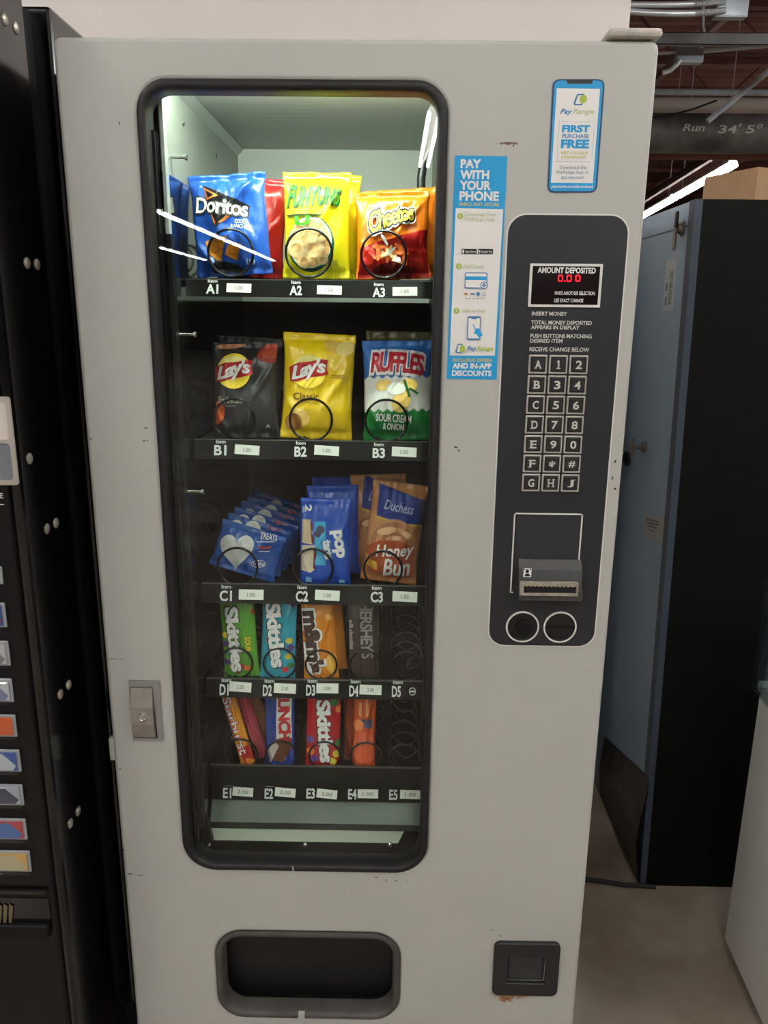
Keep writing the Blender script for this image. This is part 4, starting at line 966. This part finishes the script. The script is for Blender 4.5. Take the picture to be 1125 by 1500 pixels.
# ---- tray C
FRK = film('deep_blue', (28, 84, 168), .22)
for k in range(6):
    Y = Y1 - .004 + .036 * k; dx, dy = 9.0 * k, -11.0 * k
    def s_(x, y): return x + dx, y + dy
    p = Print(Y); cx_, cy_ = 348 + dx, 813 + dy - (13 if k else 0); sc = 1 - .03 * k
    hp = []
    for i in range(40):
        t_ = 2 * pi * i / 40; hx = 16 * sin(t_) ** 3; hy = 13 * cos(t_) - 5 * cos(2 * t_) - 2 * cos(3 * t_) - cos(4 * t_)
        a = radians(10); hp.append((cx_ + sc * (hx * 1.55 * cos(a) + hy * 1.75 * sin(a) * .4), cy_ + sc * (-hy * 1.75 * cos(a) + hx * .5 * sin(a))))
    p.poly(hp, ink((232, 234, 232)))
    pl = Print(Y)
    if k == 0:
        pl.T('RICE KRISPIES', 381 + dx, 785 + dy, 406 + dx, 790 + dy, W_, .0, 0, 8).T('TREATS', 381 + dx, 791 + dy, 406 + dx, 800 + dy, W_, .02, 0, 8)
        pl.T('Original', 372 + dx, 829 + dy, 389 + dx, 837 + dy, W_, .01, .2, 10).ring(380, 833, 11, 5, .8, W_).rect(376, 802, 402, 803, W_).rect(380, 808, 398, 812, ink((150, 60, 60))).rect(380, 815, 396, 816, W_)
    else:
        pl.T('TREATS', 381 + dx, 788 + dy, 404 + dx, 796 + dy, ink((190, 110, 100)), .02, 0, 8)
    snack('marshmallow_bar', 'blue marshmallow bar pack with white heart, front one above code C1' if k == 0 else ['', 'blue marshmallow bar pack right behind the front one above code C1', 'third blue marshmallow bar pack from the front in its row', 'fourth blue marshmallow bar pack from the front in its row', 'fifth blue marshmallow bar pack from the front in its row', 'rearmost blue marshmallow bar pack in its row'][k], 'snack bar',
          (364 + dx, 815 + dy), 98, 66, Y, .022, FRK, -17, 14, [('heart_emblem', p), ('lettering', pl)], 30 + k, .09, 3.2, 1.0, GC)
FPT = film('royal_blue', (22, 78, 190), .3)
p7 = Print(Y1 - .01); CYN = ink((44, 166, 214))
p7.rect(462, 760, 478, 822, CYN)
p7.poly([(443, 756), (456, 757), (459, 782), (459, 792), (443, 790)], ink((232, 212, 176))).poly([(455, 757), (459, 766), (457, 775), (461, 786), (458, 792), (456, 775)], ink((130, 36, 30))).poly([(443, 793), (463, 793), (462, 828), (456, 832), (442, 828)], ink((236, 222, 200))).poly([(461, 794), (465, 806), (462, 818), (464, 828), (460, 826)], ink((130, 36, 30)))
p7.ell(470, 771, 6, 6, ink((60, 66, 88)), 0, 12).ell(466, 777, 5, 5, ink((60, 66, 88)), 0, 12)
p7l = Print(Y1 - .01)
for w_, x_, y_, a_, b_ in (('pop', 495, 792, 20, 9), ('tarts', 481, 799, 14, 6)):
    p7l.T(w_, x_ - a_, y_ - b_, x_ + a_, y_ + b_, ink((60, 110, 200)), .08, 0, 82, .9, grow=1).T(w_, x_ - a_, y_ - b_, x_ + a_, y_ + b_, W_, .045, 0, 82, .9)
p7l.T('2', 447, 736, 457, 746, W_, .03, 0, 90).rect(443, 738, 446, 747, ink((150, 190, 230)))
p7l.rect(449, 838, 458, 846, ink((120, 170, 220))).rect(498, 842, 506, 847, ink((140, 200, 220)))
snack('toaster_pastry_pack', 'royal blue toaster pastry pack with turned white lettering above code C2', 'snack pack', (477, 790), 75, 124, Y1 - .01, .024, FPT, -.5, 8, [('picture', p7), ('lettering', p7l)], 41, .035, 8, .5, GC, pinch=.01)
snack('toaster_pastry_pack', 'second royal blue toaster pastry pack behind the front one', 'snack pack', (489, 772), 75, 128, Y1 + .045, .024, FPT, 2, 4, [], 42, .035, 8, .5, GC, pinch=.01)
snack('toaster_pastry_pack', 'rearmost dark blue toaster pastry pack on the third tray', 'snack pack', (497, 760), 75, 128, Y1 + .095, .024, FPT, 2, 4, [], 43, .035, 8, .5, GC, pinch=.01)
BUN = film('honey_bun', (206, 146, 92), .3, (176, 108, 62))
def honey(Y, dx, dy, label, seed, tilt, front):
    p = Print(Y)
    p.poly([(x + dx, y + dy) for x, y in ((556, 712), (624, 738), (622, 772), (590, 768), (552, 757))], ink((34, 58, 140)))
    p.poly([(x + dx, y + dy) for x, y in ((552, 757), (590, 768), (622, 772), (622, 774), (590, 771), (551, 760))], ink((214, 170, 60)))
    GL, GD_ = ink((226, 178, 128)), ink((168, 102, 58))
    p.ell(576 + dx, 800 + dy, 34, 38, ink((196, 132, 80))).ring(574 + dx, 796 + dy, 30, 30, 6, GD_, a0=20, a1=200).ring(576 + dx, 798 + dy, 20, 19, 5, GD_, a0=-60, a1=150).ell(566 + dx, 778 + dy, 14, 5, GL, -12).ell(596 + dx, 784 + dy, 9, 4, GL, 30).ell(580 + dx, 788 + dy, 7, 3, GL, 0)
    pl = Print(Y).T('Duchess', 563 + dx, 738 + dy, 606 + dx, 752 + dy, ink((150, 160, 200)), .02, .2, 12)
    if front:
        p.poly([(536, 800), (560, 790), (590, 793), (608, 806), (604, 846), (570, 846), (538, 834)], ink((186, 84, 44)))
        p.poly([(536, 808), (542, 818), (552, 822), (552, 834), (537, 826)], ink((232, 176, 40)))
        pl.T('Honey', 550, 797, 606, 819, W_, .02, .25, -2).T('Bun', 560, 817, 600, 843, W_, .02, .25, -2)
    snack('honey_bun', label, 'pastry', (578 + dx, 783 + dy), 82, 142, Y, .05, BUN, tilt, 8, [('wrapper_print', p), ('lettering', pl)], seed, .06, 2.2, .9, GC)
honey(Y1 + .055, -22, -12, 'honey bun in blue-topped wrapper half hidden behind the front bun', 52, 2, False)
honey(Y1, 0, 0, 'honey bun in clear wrapper with blue top above code C3', 51, -7, True)
# ---- tray D
YD = .140
def candy(name, label, pc, w_, h_, film_, prints, seed, tilt=0, group=GD, Y=YD, th=.02):
    return snack(name, label, 'candy', pc, w_, h_, Y, th, film_, tilt, 9, prints, seed, .05, 3, .7, group)
def bits(pr, pts, cols, r=4):
    for i, (x, y) in enumerate(pts): pr.ell(x, y, r, r * .85, cols[i % len(cols)], 0, 12)
CANDY = [ink((200, 40, 40)), ink((230, 120, 30)), ink((90, 50, 130)), ink((210, 190, 40)), ink((40, 120, 60))]
pa = Print(YD); bits(pa, [(372, 896), (378, 906), (335, 965), (343, 972), (336, 953), (356, 972), (365, 974), (333, 940), (331, 928), (371, 886), (352, 978), (346, 960)], CANDY, 5)
pb = Print(YD).T('Skittles', 299, 925, 393, 944, ink((40, 60, 40)), .06, 0, 84, .9, grow=1).T('Skittles', 299, 925, 393, 944, W_, .04, 0, 84, .9).T('SOUR', 355, 936, 376, 944, YEL, .03, .1, 84)
candy('fruit_candy_pack', 'green fruit candy pack with turned white lettering above code D1', (350, 926), 53, 124, film('leaf_green', (96, 172, 52)), [('picture', pa), ('lettering', pb)], 61, 4)
pa = Print(YD); bits(pa, [(396, 940), (400, 955), (427, 950), (424, 962), (428, 975), (420, 980), (397, 925), (430, 890), (425, 940)], CANDY, 5)
pb = Print(YD).T('Skittles', 358, 922, 452, 943, ink((20, 70, 90)), .06, 0, 84, .9, grow=1).T('Skittles', 358, 922, 452, 943, W_, .04, 0, 84, .9)
candy('fruit_candy_pack', 'turquoise fruit candy pack with turned white lettering above code D2', (409, 929), 52, 130, film('turquoise', (54, 168, 196)), [('picture', pa), ('lettering', pb)], 62, -2)
pb = Print(YD).T("m&m's", 415, 923, 505, 947, W_, .10, 0, 84, .88, grow=1).T("m&m's", 415, 923, 505, 947, ink((64, 32, 20)), .06, 0, 84, .88)
pa = Print(YD).ell(487, 965, 9, 14, ink((236, 178, 60))).ell(482, 900, 6, 4, ink((240, 180, 80)), 30)
candy('chocolate_candy_pack', 'orange chocolate candy pack with brown turned lettering above code D3', (468, 925), 52, 124, film('amber_orange', (228, 138, 28)), [('picture', pa), ('lettering', pb)], 63, 3)
candy('chocolate_candy_pack', 'amber chocolate candy pack showing behind the front one above code D3', (480, 926), 50, 122, film('amber_orange', (228, 138, 28)), [], 64, 5, Y=YD + .032)
pb = Print(YD).T("HERSHEY'S", 497, 914, 577, 932, ink((150, 150, 150)), .02, 0, 87, .9).T('milk chocolate', 494, 926, 536, 932, ink((200, 200, 196)), .01, 0, 87)
candy('chocolate_bar', 'dark brown chocolate bar with silver turned lettering above code D4', (533, 930), 46, 124, film('chocolate_brown', (54, 38, 34), .35), [('lettering', pb)], 65, 1, th=.014)
# ---- tray E
YE = .140
pb = Print(YE).T('Starburst', 304, 1058, 388, 1070, RED, .05, 0, 72, .92, grow=1).T('Starburst', 304, 1058, 388, 1070, W_, .01, 0, 72, .92)
pa = Print(YE).poly([(352, 1096), (368, 1088), (376, 1108), (364, 1118)], ink((206, 40, 40))).ell(368, 1112, 6, 4, ink((240, 150, 40)))
candy('chewy_candy_stick', 'yellow-orange chewy candy stick leaning above code E1', (347, 1064), 22, 118, film('candy_orange', (236, 152, 40)), [('picture', pa), ('lettering', pb)], 71, 16, GE, YE, .02)
candy('chewy_candy_stick', 'pink chewy candy stick leaning just behind the orange one', (366, 1060), 20, 116, film('candy_pink', (196, 70, 84)), [], 72, 18, GE, YE + .030, .02)
candy('chewy_candy_stick', 'brown-orange chewy candy stick at the back of the E1 row', (379, 1056), 20, 114, film('candy_tan', (190, 116, 62)), [], 73, 20, GE, YE + .058, .02)
pa = Print(YE).poly([(404, 1013), (427, 1013), (428, 1080), (406, 1080)], W_)
pa.poly([(392, 1100), (402, 1082), (424, 1076), (430, 1090), (416, 1112), (404, 1110)], ink((112, 64, 40))).poly([(393, 1096), (404, 1082), (410, 1090), (398, 1112)], ink((210, 200, 190)))
pb = Print(YE).T('CRUNCH', 372, 1033, 460, 1050, RED, .05, 0, 88, .9)
candy('crisp_chocolate_bar', 'blue crisp chocolate bar with red turned lettering above code E2', (410, 1064), 45, 116, film('cobalt', (34, 62, 150)), [('picture', pa), ('lettering', pb)], 74, 0, GE, YE, .014)
pa = Print(YE); bits(pa, [(456, 1096), (462, 1106), (494, 1100), (490, 1030), (497, 1040), (456, 1080), (488, 1110), (498, 1085)], CANDY[1:], 6)
pb = Print(YE).T('Skittles', 432, 1060, 522, 1080, ink((90, 10, 20)), .06, 0, 86, .9, grow=1).T('Skittles', 432, 1060, 522, 1080, W_, .04, 0, 86, .9)
candy('fruit_candy_pack', 'red fruit candy pack with turned white lettering above code E3', (474, 1064), 52, 118, film('candy_red', (190, 24, 34)), [('picture', pa), ('lettering', pb)], 75, -1, GE, YE)
pa = Print(YE).ell(534, 1092, 17, 22, ink((222, 88, 40))).rect(524, 1052, 545, 1064, ink((70, 70, 110))).ell(526, 1060, 7, 8, ink((224, 120, 50))).rect(526, 1030, 530, 1048, ink((236, 150, 90))).rect(536, 1030, 540, 1048, ink((236, 150, 90)))
candy('peanut_butter_bar', 'orange candy bar pack with blue patch above code E4', (534, 1066), 34, 114, film('flame_orange', (206, 84, 30)), [('picture', pa)], 76, -1, GE, YE)
candy('peanut_butter_bar', 'rust-orange candy bar pack half hidden left behind the front one above code E4', (519, 1058), 32, 112, film('rust_orange', (160, 62, 28)), [], 77, 1, GE, YE + .032)

# ================================================================== NEIGHBOURS
# ---- black drinks machine at the left
bk = tag(empty('drinks_machine', (-.95, .25, 0)), 'tall black drinks machine with clear selection buttons left of the snack machine', 'vending machine')
M_gb = mat('gloss_black_paint', (4, 4, 5), .16, coat=.4); M_gb2 = mat('satin_black_front', (6, 6, 6), .36, spec=.35)
SX = -.532
MB().box(-1.40, SX + .016, .095, .85, .06, 1.885, bev=.006).build('cabinet', M_gb, bk)
MB().box(-1.39, SX - .014, .04, .10, .07, 1.875).build('door_gap', M_black, bk)
MB().box(-1.40, SX, -.118, .045, .06, 1.90, bev=.008).build('door', M_gb, bk)
MB().box(-1.38, SX + .014, .10, .80, 0, .07).box(-1.38, SX - .008, -.10, .10, 0, .07).build('plinth', M_black, bk)
MB().box(-1.385, SX - .015, -.126, -.112, .08, 1.88, bev=.004).build('front_panel', M_gb2, bk)
M_rivet = mat('rivet_steel', (176, 170, 158), .35, .7)
for z_, y_ in ((1.828, -.022), (1.513, -.028), (1.12, -.05), (.845, -.062), (.613, -.074)):
    for q in (0, .033):
        MB().lathe((SX, y_ + q, z_), (1, 0, 0), [(0, .0085), (.0012, .0082), (.0026, .006), (.0034, .002)], 14).build('rivet', M_rivet, bk, smooth=True)
MB().lathe((SX, -.083, 1.236), (1, 0, 0), [(0, .0085), (.0012, .0082), (.0026, .006), (.0034, .002)], 14).build('rivet', M_rivet, bk, smooth=True)
for q in (-1.36, -.60):
    for w_ in (.0, .78): MB().lathe((q, w_, 0), (0, 0, 1), [(0, .02), (.01, .02), (.012, .012), (.065, .012)], 10).build('foot', M_satin, bk)
FY_ = -.126
c = at(22, 581, FY_); d_ = at(22, 710, FY_); xr = (c[0] + d_[0]) / 2
mb = MB().plate(rr(xr - .13, xr, d_[2], c[2], .004), [rr(xr - .125, xr - .006, d_[2] + (c[2] - d_[2]) * .52, c[2] - .007, .006), rr(xr - .125, xr - .006, d_[2] + .007, d_[2] + (c[2] - d_[2]) * .48, .006)], FY_ - .004, FY_)
mb.build('price_frame', mat('brushed_alu', (186, 178, 170), .4, .5), bk)
MB().plate(rr(xr - .125, xr - .006, d_[2] + (c[2] - d_[2]) * .52, c[2] - .007, .006), [], FY_ - .002, FY_).build('price_plate', mat('cream_plate', (205, 198, 188), .5), bk)
MB().plate(rr(xr - .125, xr - .006, d_[2] + .007, d_[2] + (c[2] - d_[2]) * .48, .006), [], FY_ - .002, FY_).build('coin_plate', mat('slate_plate', (112, 118, 124), .4), bk)
Print(FY_).T('E', 0, 722, 5, 730, M_txt, .02).rect(-20, 738, 6, 739.5, M_txt).flat('lettering', bk, FY_ - .0006)
BTN = [(5, 842, 13, (150, 150, 150), None), (10, 900, 18, (40, 78, 140), (150, 52, 60)), (15, 956, 18, (190, 190, 188), (120, 120, 120)), (20, 1010, 17, (196, 196, 198), (120, 130, 160)), (25, 1062, 16, (222, 98, 44), None), (31, 1113, 16, (52, 88, 158), (190, 196, 200)), (35, 1163, 15, (176, 182, 190), (60, 64, 84)), (40, 1213, 15, (190, 60, 62), (76, 112, 170)), (46, 1260, 15, (214, 168, 88), (190, 180, 140))]
ACR = glass_mat('clear_acrylic', 1.45, (.96, .97, .98))
for k, (px, py, hh, c1, c2) in enumerate(BTN):
    a = at(px, py, FY_); z0, z1 = at(px, py + hh, FY_)[2], at(px, py - hh, FY_)[2]; x1 = a[0]; x0 = x1 - .10
    r_ = empty('selection_button', ((x0 + x1) / 2, FY_, z0)); attach(r_, bk)
    MB().box(x0, x1, FY_ - .004, FY_, z0, z1, bev=.0015).build('button_base', mat('clear_grey_rim', (150, 152, 156), .15), r_)
    MB().box(x0 + .002, x1 - .005, FY_ - .0055, FY_ - .004, z0 + .004, z1 - .004).build('flavour_card', ink(c1, .3), r_)
    if c2: MB().add([(x0 + .05, FY_ - .0057, z0 + .004), (x1 - .012, FY_ - .0057, z0 + .004), (x1 - .006, FY_ - .0057, z0 + .012), (x1 - .026, FY_ - .0057, z1 - .006), (x0 + .05, FY_ - .0057, z1 - .008)], [(0, 1, 2, 3, 4)]).build('card_print', ink(c2, .3), r_, fixn=False)
    MB().box(x0 - .001, x1 + .0, FY_ - .014, FY_ - .0075, z0, z1, bev=.003).build('clear_cover', ACR, r_)
a = at(62, 1300, FY_); z1 = a[2]
MB().box(-1.36, -.556, FY_ - .006, FY_, z1 - .012, z1, bev=.003).build('front_rib', M_gb, bk)
z2 = at(62, 1350, FY_)[2]; z3 = at(62, 1368, FY_)[2]
MB().box(-1.36, -.556, FY_ - .002, FY_, z2, z1 - .02).build('coin_window', M_gb, bk)
MB().box(-1.36, -.558, FY_ - .012, FY_, z3, z2, bev=.003).build('coin_shelf', M_satin, bk)
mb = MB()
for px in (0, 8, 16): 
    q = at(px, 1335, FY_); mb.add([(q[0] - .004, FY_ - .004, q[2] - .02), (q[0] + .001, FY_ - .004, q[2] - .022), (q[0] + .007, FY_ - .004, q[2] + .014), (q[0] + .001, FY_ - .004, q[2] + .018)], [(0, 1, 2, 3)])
mb.build('reflection_marks', mat('reflection_tan', (120, 108, 84), .4, .5), bk)  # slanted marks imitate a reflection in the glossy coin window

# ---- grey-blue cabinet with a black front, at the right
cb = tag(empty('steel_cabinet', (1.05, .78, 0)), 'tall steel cabinet with grey-blue side and black front, right of the snack machine', 'cabinet')
XB, XTp, HC, YF, YR = .667, .628, 1.684, .537, 1.02
def lean_x(z): return XB + (XTp - XB) * z / HC
M_blue = mat('greyblue_enamel', (158, 182, 202), .34, var=.08, vscale=3); M_blk = mat('dusty_black', (4, 4, 5), .6, second=(8, 8, 8), vscale=30, spec=.18)
def slabx(dx0, dx1, y0, y1, z0, z1):
    mb = MB(); v = [(lean_x(z) + dx, y, z) for dx in (dx0, dx1) for y in (y0, y1) for z in (z0, z1)]
    return mb.add(v, [(0, 1, 3, 2), (4, 6, 7, 5), (0, 4, 5, 1), (2, 3, 7, 6), (0, 2, 6, 4), (1, 5, 7, 3)])
slabx(0, .008, YF + .002, YR, .0, HC).build('side_panel', M_blue, cb)
slabx(-.004, .012, YF - .002, YF + .03, .0, HC).build('corner_post', mat('dark_blue_edge', (60, 70, 84), .4), cb)
slabx(.012, .82, YF, YF + .03, 0, HC).build('front_panel', M_blk, cb)
slabx(.012, .82, YF + .03, YR, HC - .02, HC).build('top_panel', M_blue, cb)
slabx(.812, .82, YF + .03, YR, 0, HC - .02).build('side_panel', M_blue, cb)
slabx(.012, .812, YR - .008, YR, 0, HC - .02).build('back_panel', M_blk, cb)
slabx(-.002, 0, YF + .03, YR, HC - .05, HC - .047).build('seam', mat('seam_dark', (70, 78, 88), .5), cb)
def side_at(px, py):
    w = ray(px, py); X = .65
    for _ in range(6): q = CAM + w * ((X - CAM[0]) / w[0]); X = lean_x(q[2])
    return q[1], q[2], X
y_, z_, x_ = side_at(1000, 335)
M_old = mat('old_nickel', (128, 120, 106), .35, .8)
lk2 = empty('cam_lock', (x_, y_, z_ - .03)); attach(lk2, cb)
MB().lathe((x_, y_, z_), (-1, 0, 0), [(0, .016), (.004, .016), (.006, .012), (.012, .010), (.013, .004)], 16).build('lock_barrel', M_old, lk2, smooth=40)
MB().box(x_ - .018, x_ - .012, y_ - .006, y_ + .006, z_ - .045, z_ + .002, bev=.002).build('key', M_old, lk2)
MB().box(x_ - .020, x_ - .014, y_ - .012, y_ + .0, z_ + .0, z_ + .035, bev=.002).build('key_bow', mat('dark_key', (52, 48, 46), .4, .5), lk2)
def side_label(name, px, py, hw, hh, rows_, m, tiltz=0):
    y_, z_, x_ = side_at(px, py)
    mb = MB()
    def V(dy, dz, o): return (lean_x(z_ + dz) - o, y_ + dy, z_ + dz + dy * tiltz)
    mb.add([V(a, b, o) for o in (0, .0012) for a, b in ((-hw, -hh), (hw, -hh), (hw, hh), (-hw, hh))], [(0, 1, 2, 3), (4, 7, 6, 5), (0, 4, 5, 1), (1, 5, 6, 2), (2, 6, 7, 3), (3, 7, 4, 0)])
    for (a0, a1, b0, b1) in rows_:
        mb.add([V(a * hw, b * hh, .0015) for a, b in ((a0, b0), (a0, b1), (a1, b1), (a1, b0))], [(0, 1, 2, 3)], 1)
    return mb.build(name, [m, ink((96, 100, 104))], cb, fixn=False)
M_lab = mat('faded_label', (196, 204, 204), .5)
rnd = random.Random(2)
bars = [(-.7, .0, -.75 + .045 * i, -.75 + .045 * i + rnd.uniform(.012, .034)) for i in range(30)] + [(.3, .6, -.8, -.45), (.35, .65, -.2, .1)]
side_label('barcode_label', 981, 418, .033, .036 * 1.55, bars, M_lab)
side_label('paper_label', 957, 773, .07, .032, [(-.6, .7, .5, .62), (-.6, .7, .25, .37), (-.4, .5, .0, .12), (-.2, .4, -.3, -.2)], mat('creased_paper', (188, 184, 178), .8), -.18)
y_, z_, x_ = side_at(945, 655)
h_ = empty('latch', (x_, y_, z_)); attach(h_, cb)
MB().lathe((x_, y_, z_), (-1, 0, 0), [(0, .014), (.008, .014), (.010, .006), (.03, .006), (.03, .016), (.034, .016), (.036, .004)], 14).build('latch_stem', M_old, h_, smooth=40)
MB().box(x_ - .034, x_ - .028, y_ - .006, y_ + .006, z_ - .028, z_ + .026, bev=.002).build('latch_bar', M_old, h_)
y_, z_, x_ = side_at(921, 672)
MB().lathe((x_, y_, z_), (-1, 0, 0), [(0, .02), (.01, .02), (.014, .012), (.045, .012), (.048, .026), (.062, .027), (.066, .02)], 20).build('black_knob', M_gb, cb, smooth=40)
# bent, dirty kick sheet along the foot of the grey-blue side
mb = MB(); rs = []
for i in range(15):
    t_ = i / 14; y_ = YF - .004 + t_ * .40; top = .30 * (1 - t_) + .02 + .18 * t_
    col = []
    for j in range(9):
        s = j / 8; z_ = s * top; bul = .022 * sin(pi * min(1, s * 1.1)) * (1 - .6 * t_) + .004
        col.append((lean_x(z_) - bul, y_ - .012 * sin(pi * s) * (t_ == 0), z_))
    rs.append(col)
mb.rings(rs, closed=False); mb.rings([[(x + .003, y, z) for x, y, z in c_] for c_ in rs], closed=False)
mb.build('kick_sheet', mat('dirty_brown_sheet', (72, 64, 56), .5, second=(42, 37, 32), vscale=22), cb, smooth=60)
# ---- black cabinet further back in the gap
dk = tag(empty('black_cabinet', (.80, 1.35, 0)), 'black cabinet in the dark gap behind the grey-blue one', 'cabinet')
MB().box(.585, 1.30, 1.12, 1.60, .03, 1.55, bev=.006).build('cabinet_body', M_gb, dk)
MB().box(.60, 1.28, 1.112, 1.122, .06, 1.52, bev=.004).build('cabinet_door', M_gb2, dk)
for q in (.64, 1.24):
    for w_ in (1.16, 1.55): MB().lathe((q, w_, 0), (0, 0, 1), [(0, .02), (.01, .02), (.012, .012), (.035, .012)], 10).build('foot', M_satin, dk)
# ---- low white appliance at the lower right with a clear bin on it
wa = tag(empty('white_freezer', (1.15, 0, 0)), 'low white freezer cabinet at the lower right edge', 'freezer')
M_wh = mat('white_appliance', (226, 224, 219), .4, var=.03, vscale=3)
def rz(x, y): # turned a few degrees about its far left corner
    a = radians(-3.6); dx, dy = x - .798, y - .341; return .798 + dx * cos(a) - dy * sin(a), .341 + dx * sin(a) + dy * cos(a)
def rbox(x0, x1, y0, y1, z0, z1, bev):
    mb = MB().box(x0, x1, y0, y1, z0, z1, bev=bev); mb.v = [(*rz(x, y), z) for x, y, z in mb.v]; return mb
rbox(.798, 1.45, -.45, .341, .02, .665, .012).build('freezer_body', M_wh, wa, smooth=40)
rbox(.815, 1.43, -.43, .32, .0, .02, .002).build('plinth', M_black, wa)
rbox(.794, 1.454, -.454, .345, .665, .69, .008).build('freezer_lid', M_wh, wa, smooth=40)
bn = tag(empty('clear_bin', (1.1, .0, .69)), 'clear plastic bin standing on the low white freezer', 'bin')
x0, x1, y0, y1, z0, z1, th = .764, 1.20, -.10, .30, .6905, .93, .004
def wallb(nm, *a): 
    rbox(*a, .0015).build(nm, glass_mat('clear_bin_plastic', 1.45, (.80, .86, .87)), bn)
wallb('bin_side', x0, x0 + th, y0, y1, z0, z1); wallb('bin_side', x1 - th, x1, y0, y1, z0, z1); wallb('bin_end', x0 + th, x1 - th, y0, y0 + th, z0, z1); wallb('bin_end', x0 + th, x1 - th, y1 - th, y1, z0, z1); wallb('bin_base', x0 + th, x1 - th, y0 + th, y1 - th, z0, z0 + th)
wallb('bin_rim', x0 - .006, x0, y0, y1, z1 - .012, z1)
# ---- cardboard box and white carton lying on the steel cabinet
def carton(name, label, corner, ang, lx, ly, z0, h, m, mtape):
    r_ = tag(empty(name, (corner[0], corner[1], z0)), label, 'box')
    a = radians(ang)
    def tr_(v): return [(corner[0] + x * cos(a) - y * sin(a), corner[1] + x * sin(a) + y * cos(a), z0 + z) for x, y, z in v]
    t_ = .004
    for nm, b_ in (('box_side', (0, lx, 0, t_, 0, h)), ('box_side', (0, lx, ly - t_, ly, 0, h)), ('box_side', (0, t_, t_, ly - t_, 0, h)), ('box_side', (lx - t_, lx, t_, ly - t_, 0, h)), ('box_bottom', (t_, lx - t_, t_, ly - t_, 0, t_)), ('box_flap', (.001, lx - .001, .001, ly * .495, h, h + t_)), ('box_flap', (.001, lx - .001, ly * .505, ly - .001, h, h + t_))):
        mb = MB().box(*b_); mb.v = tr_(mb.v); mb.build(nm, m, r_)
    mb = MB().box(-.0005, lx + .0005, ly / 2 - .02, ly / 2 + .02, h + t_, h + t_ + .0006); mb.v = tr_(mb.v); mb.build('packing_tape', mtape, r_)
q = at(1098, 279, .62)
carton('cardboard_box', 'brown cardboard box lying on top of the steel cabinet', (q[0] + .004, .60), 24, .38, .15, 1.686, .068, mat('kraft_card', (176, 138, 102), .75, var=.1, vscale=20), mat('brown_tape', (166, 130, 92), .3))
carton('white_carton', 'small white carton behind the cardboard box on the steel cabinet', (at(1046, 280, .80)[0], .80), 10, .05, .08, 1.686, .03, mat('white_card', (222, 222, 226), .7), mat('clear_tape', (206, 206, 206), .3))
# ---- cable on the floor
pts = [Vector((*ground(x_, y_)[:2], .006)) for x_, y_ in ((830, 1288), (862, 1291), (890, 1295), (915, 1299), (938, 1300), (960, 1302))]
tag(MB().tube(pts, .006, 8).build('floor_cable', M_rub, None, smooth=True), 'black cable lying on the concrete floor beside the snack machine', 'cable')
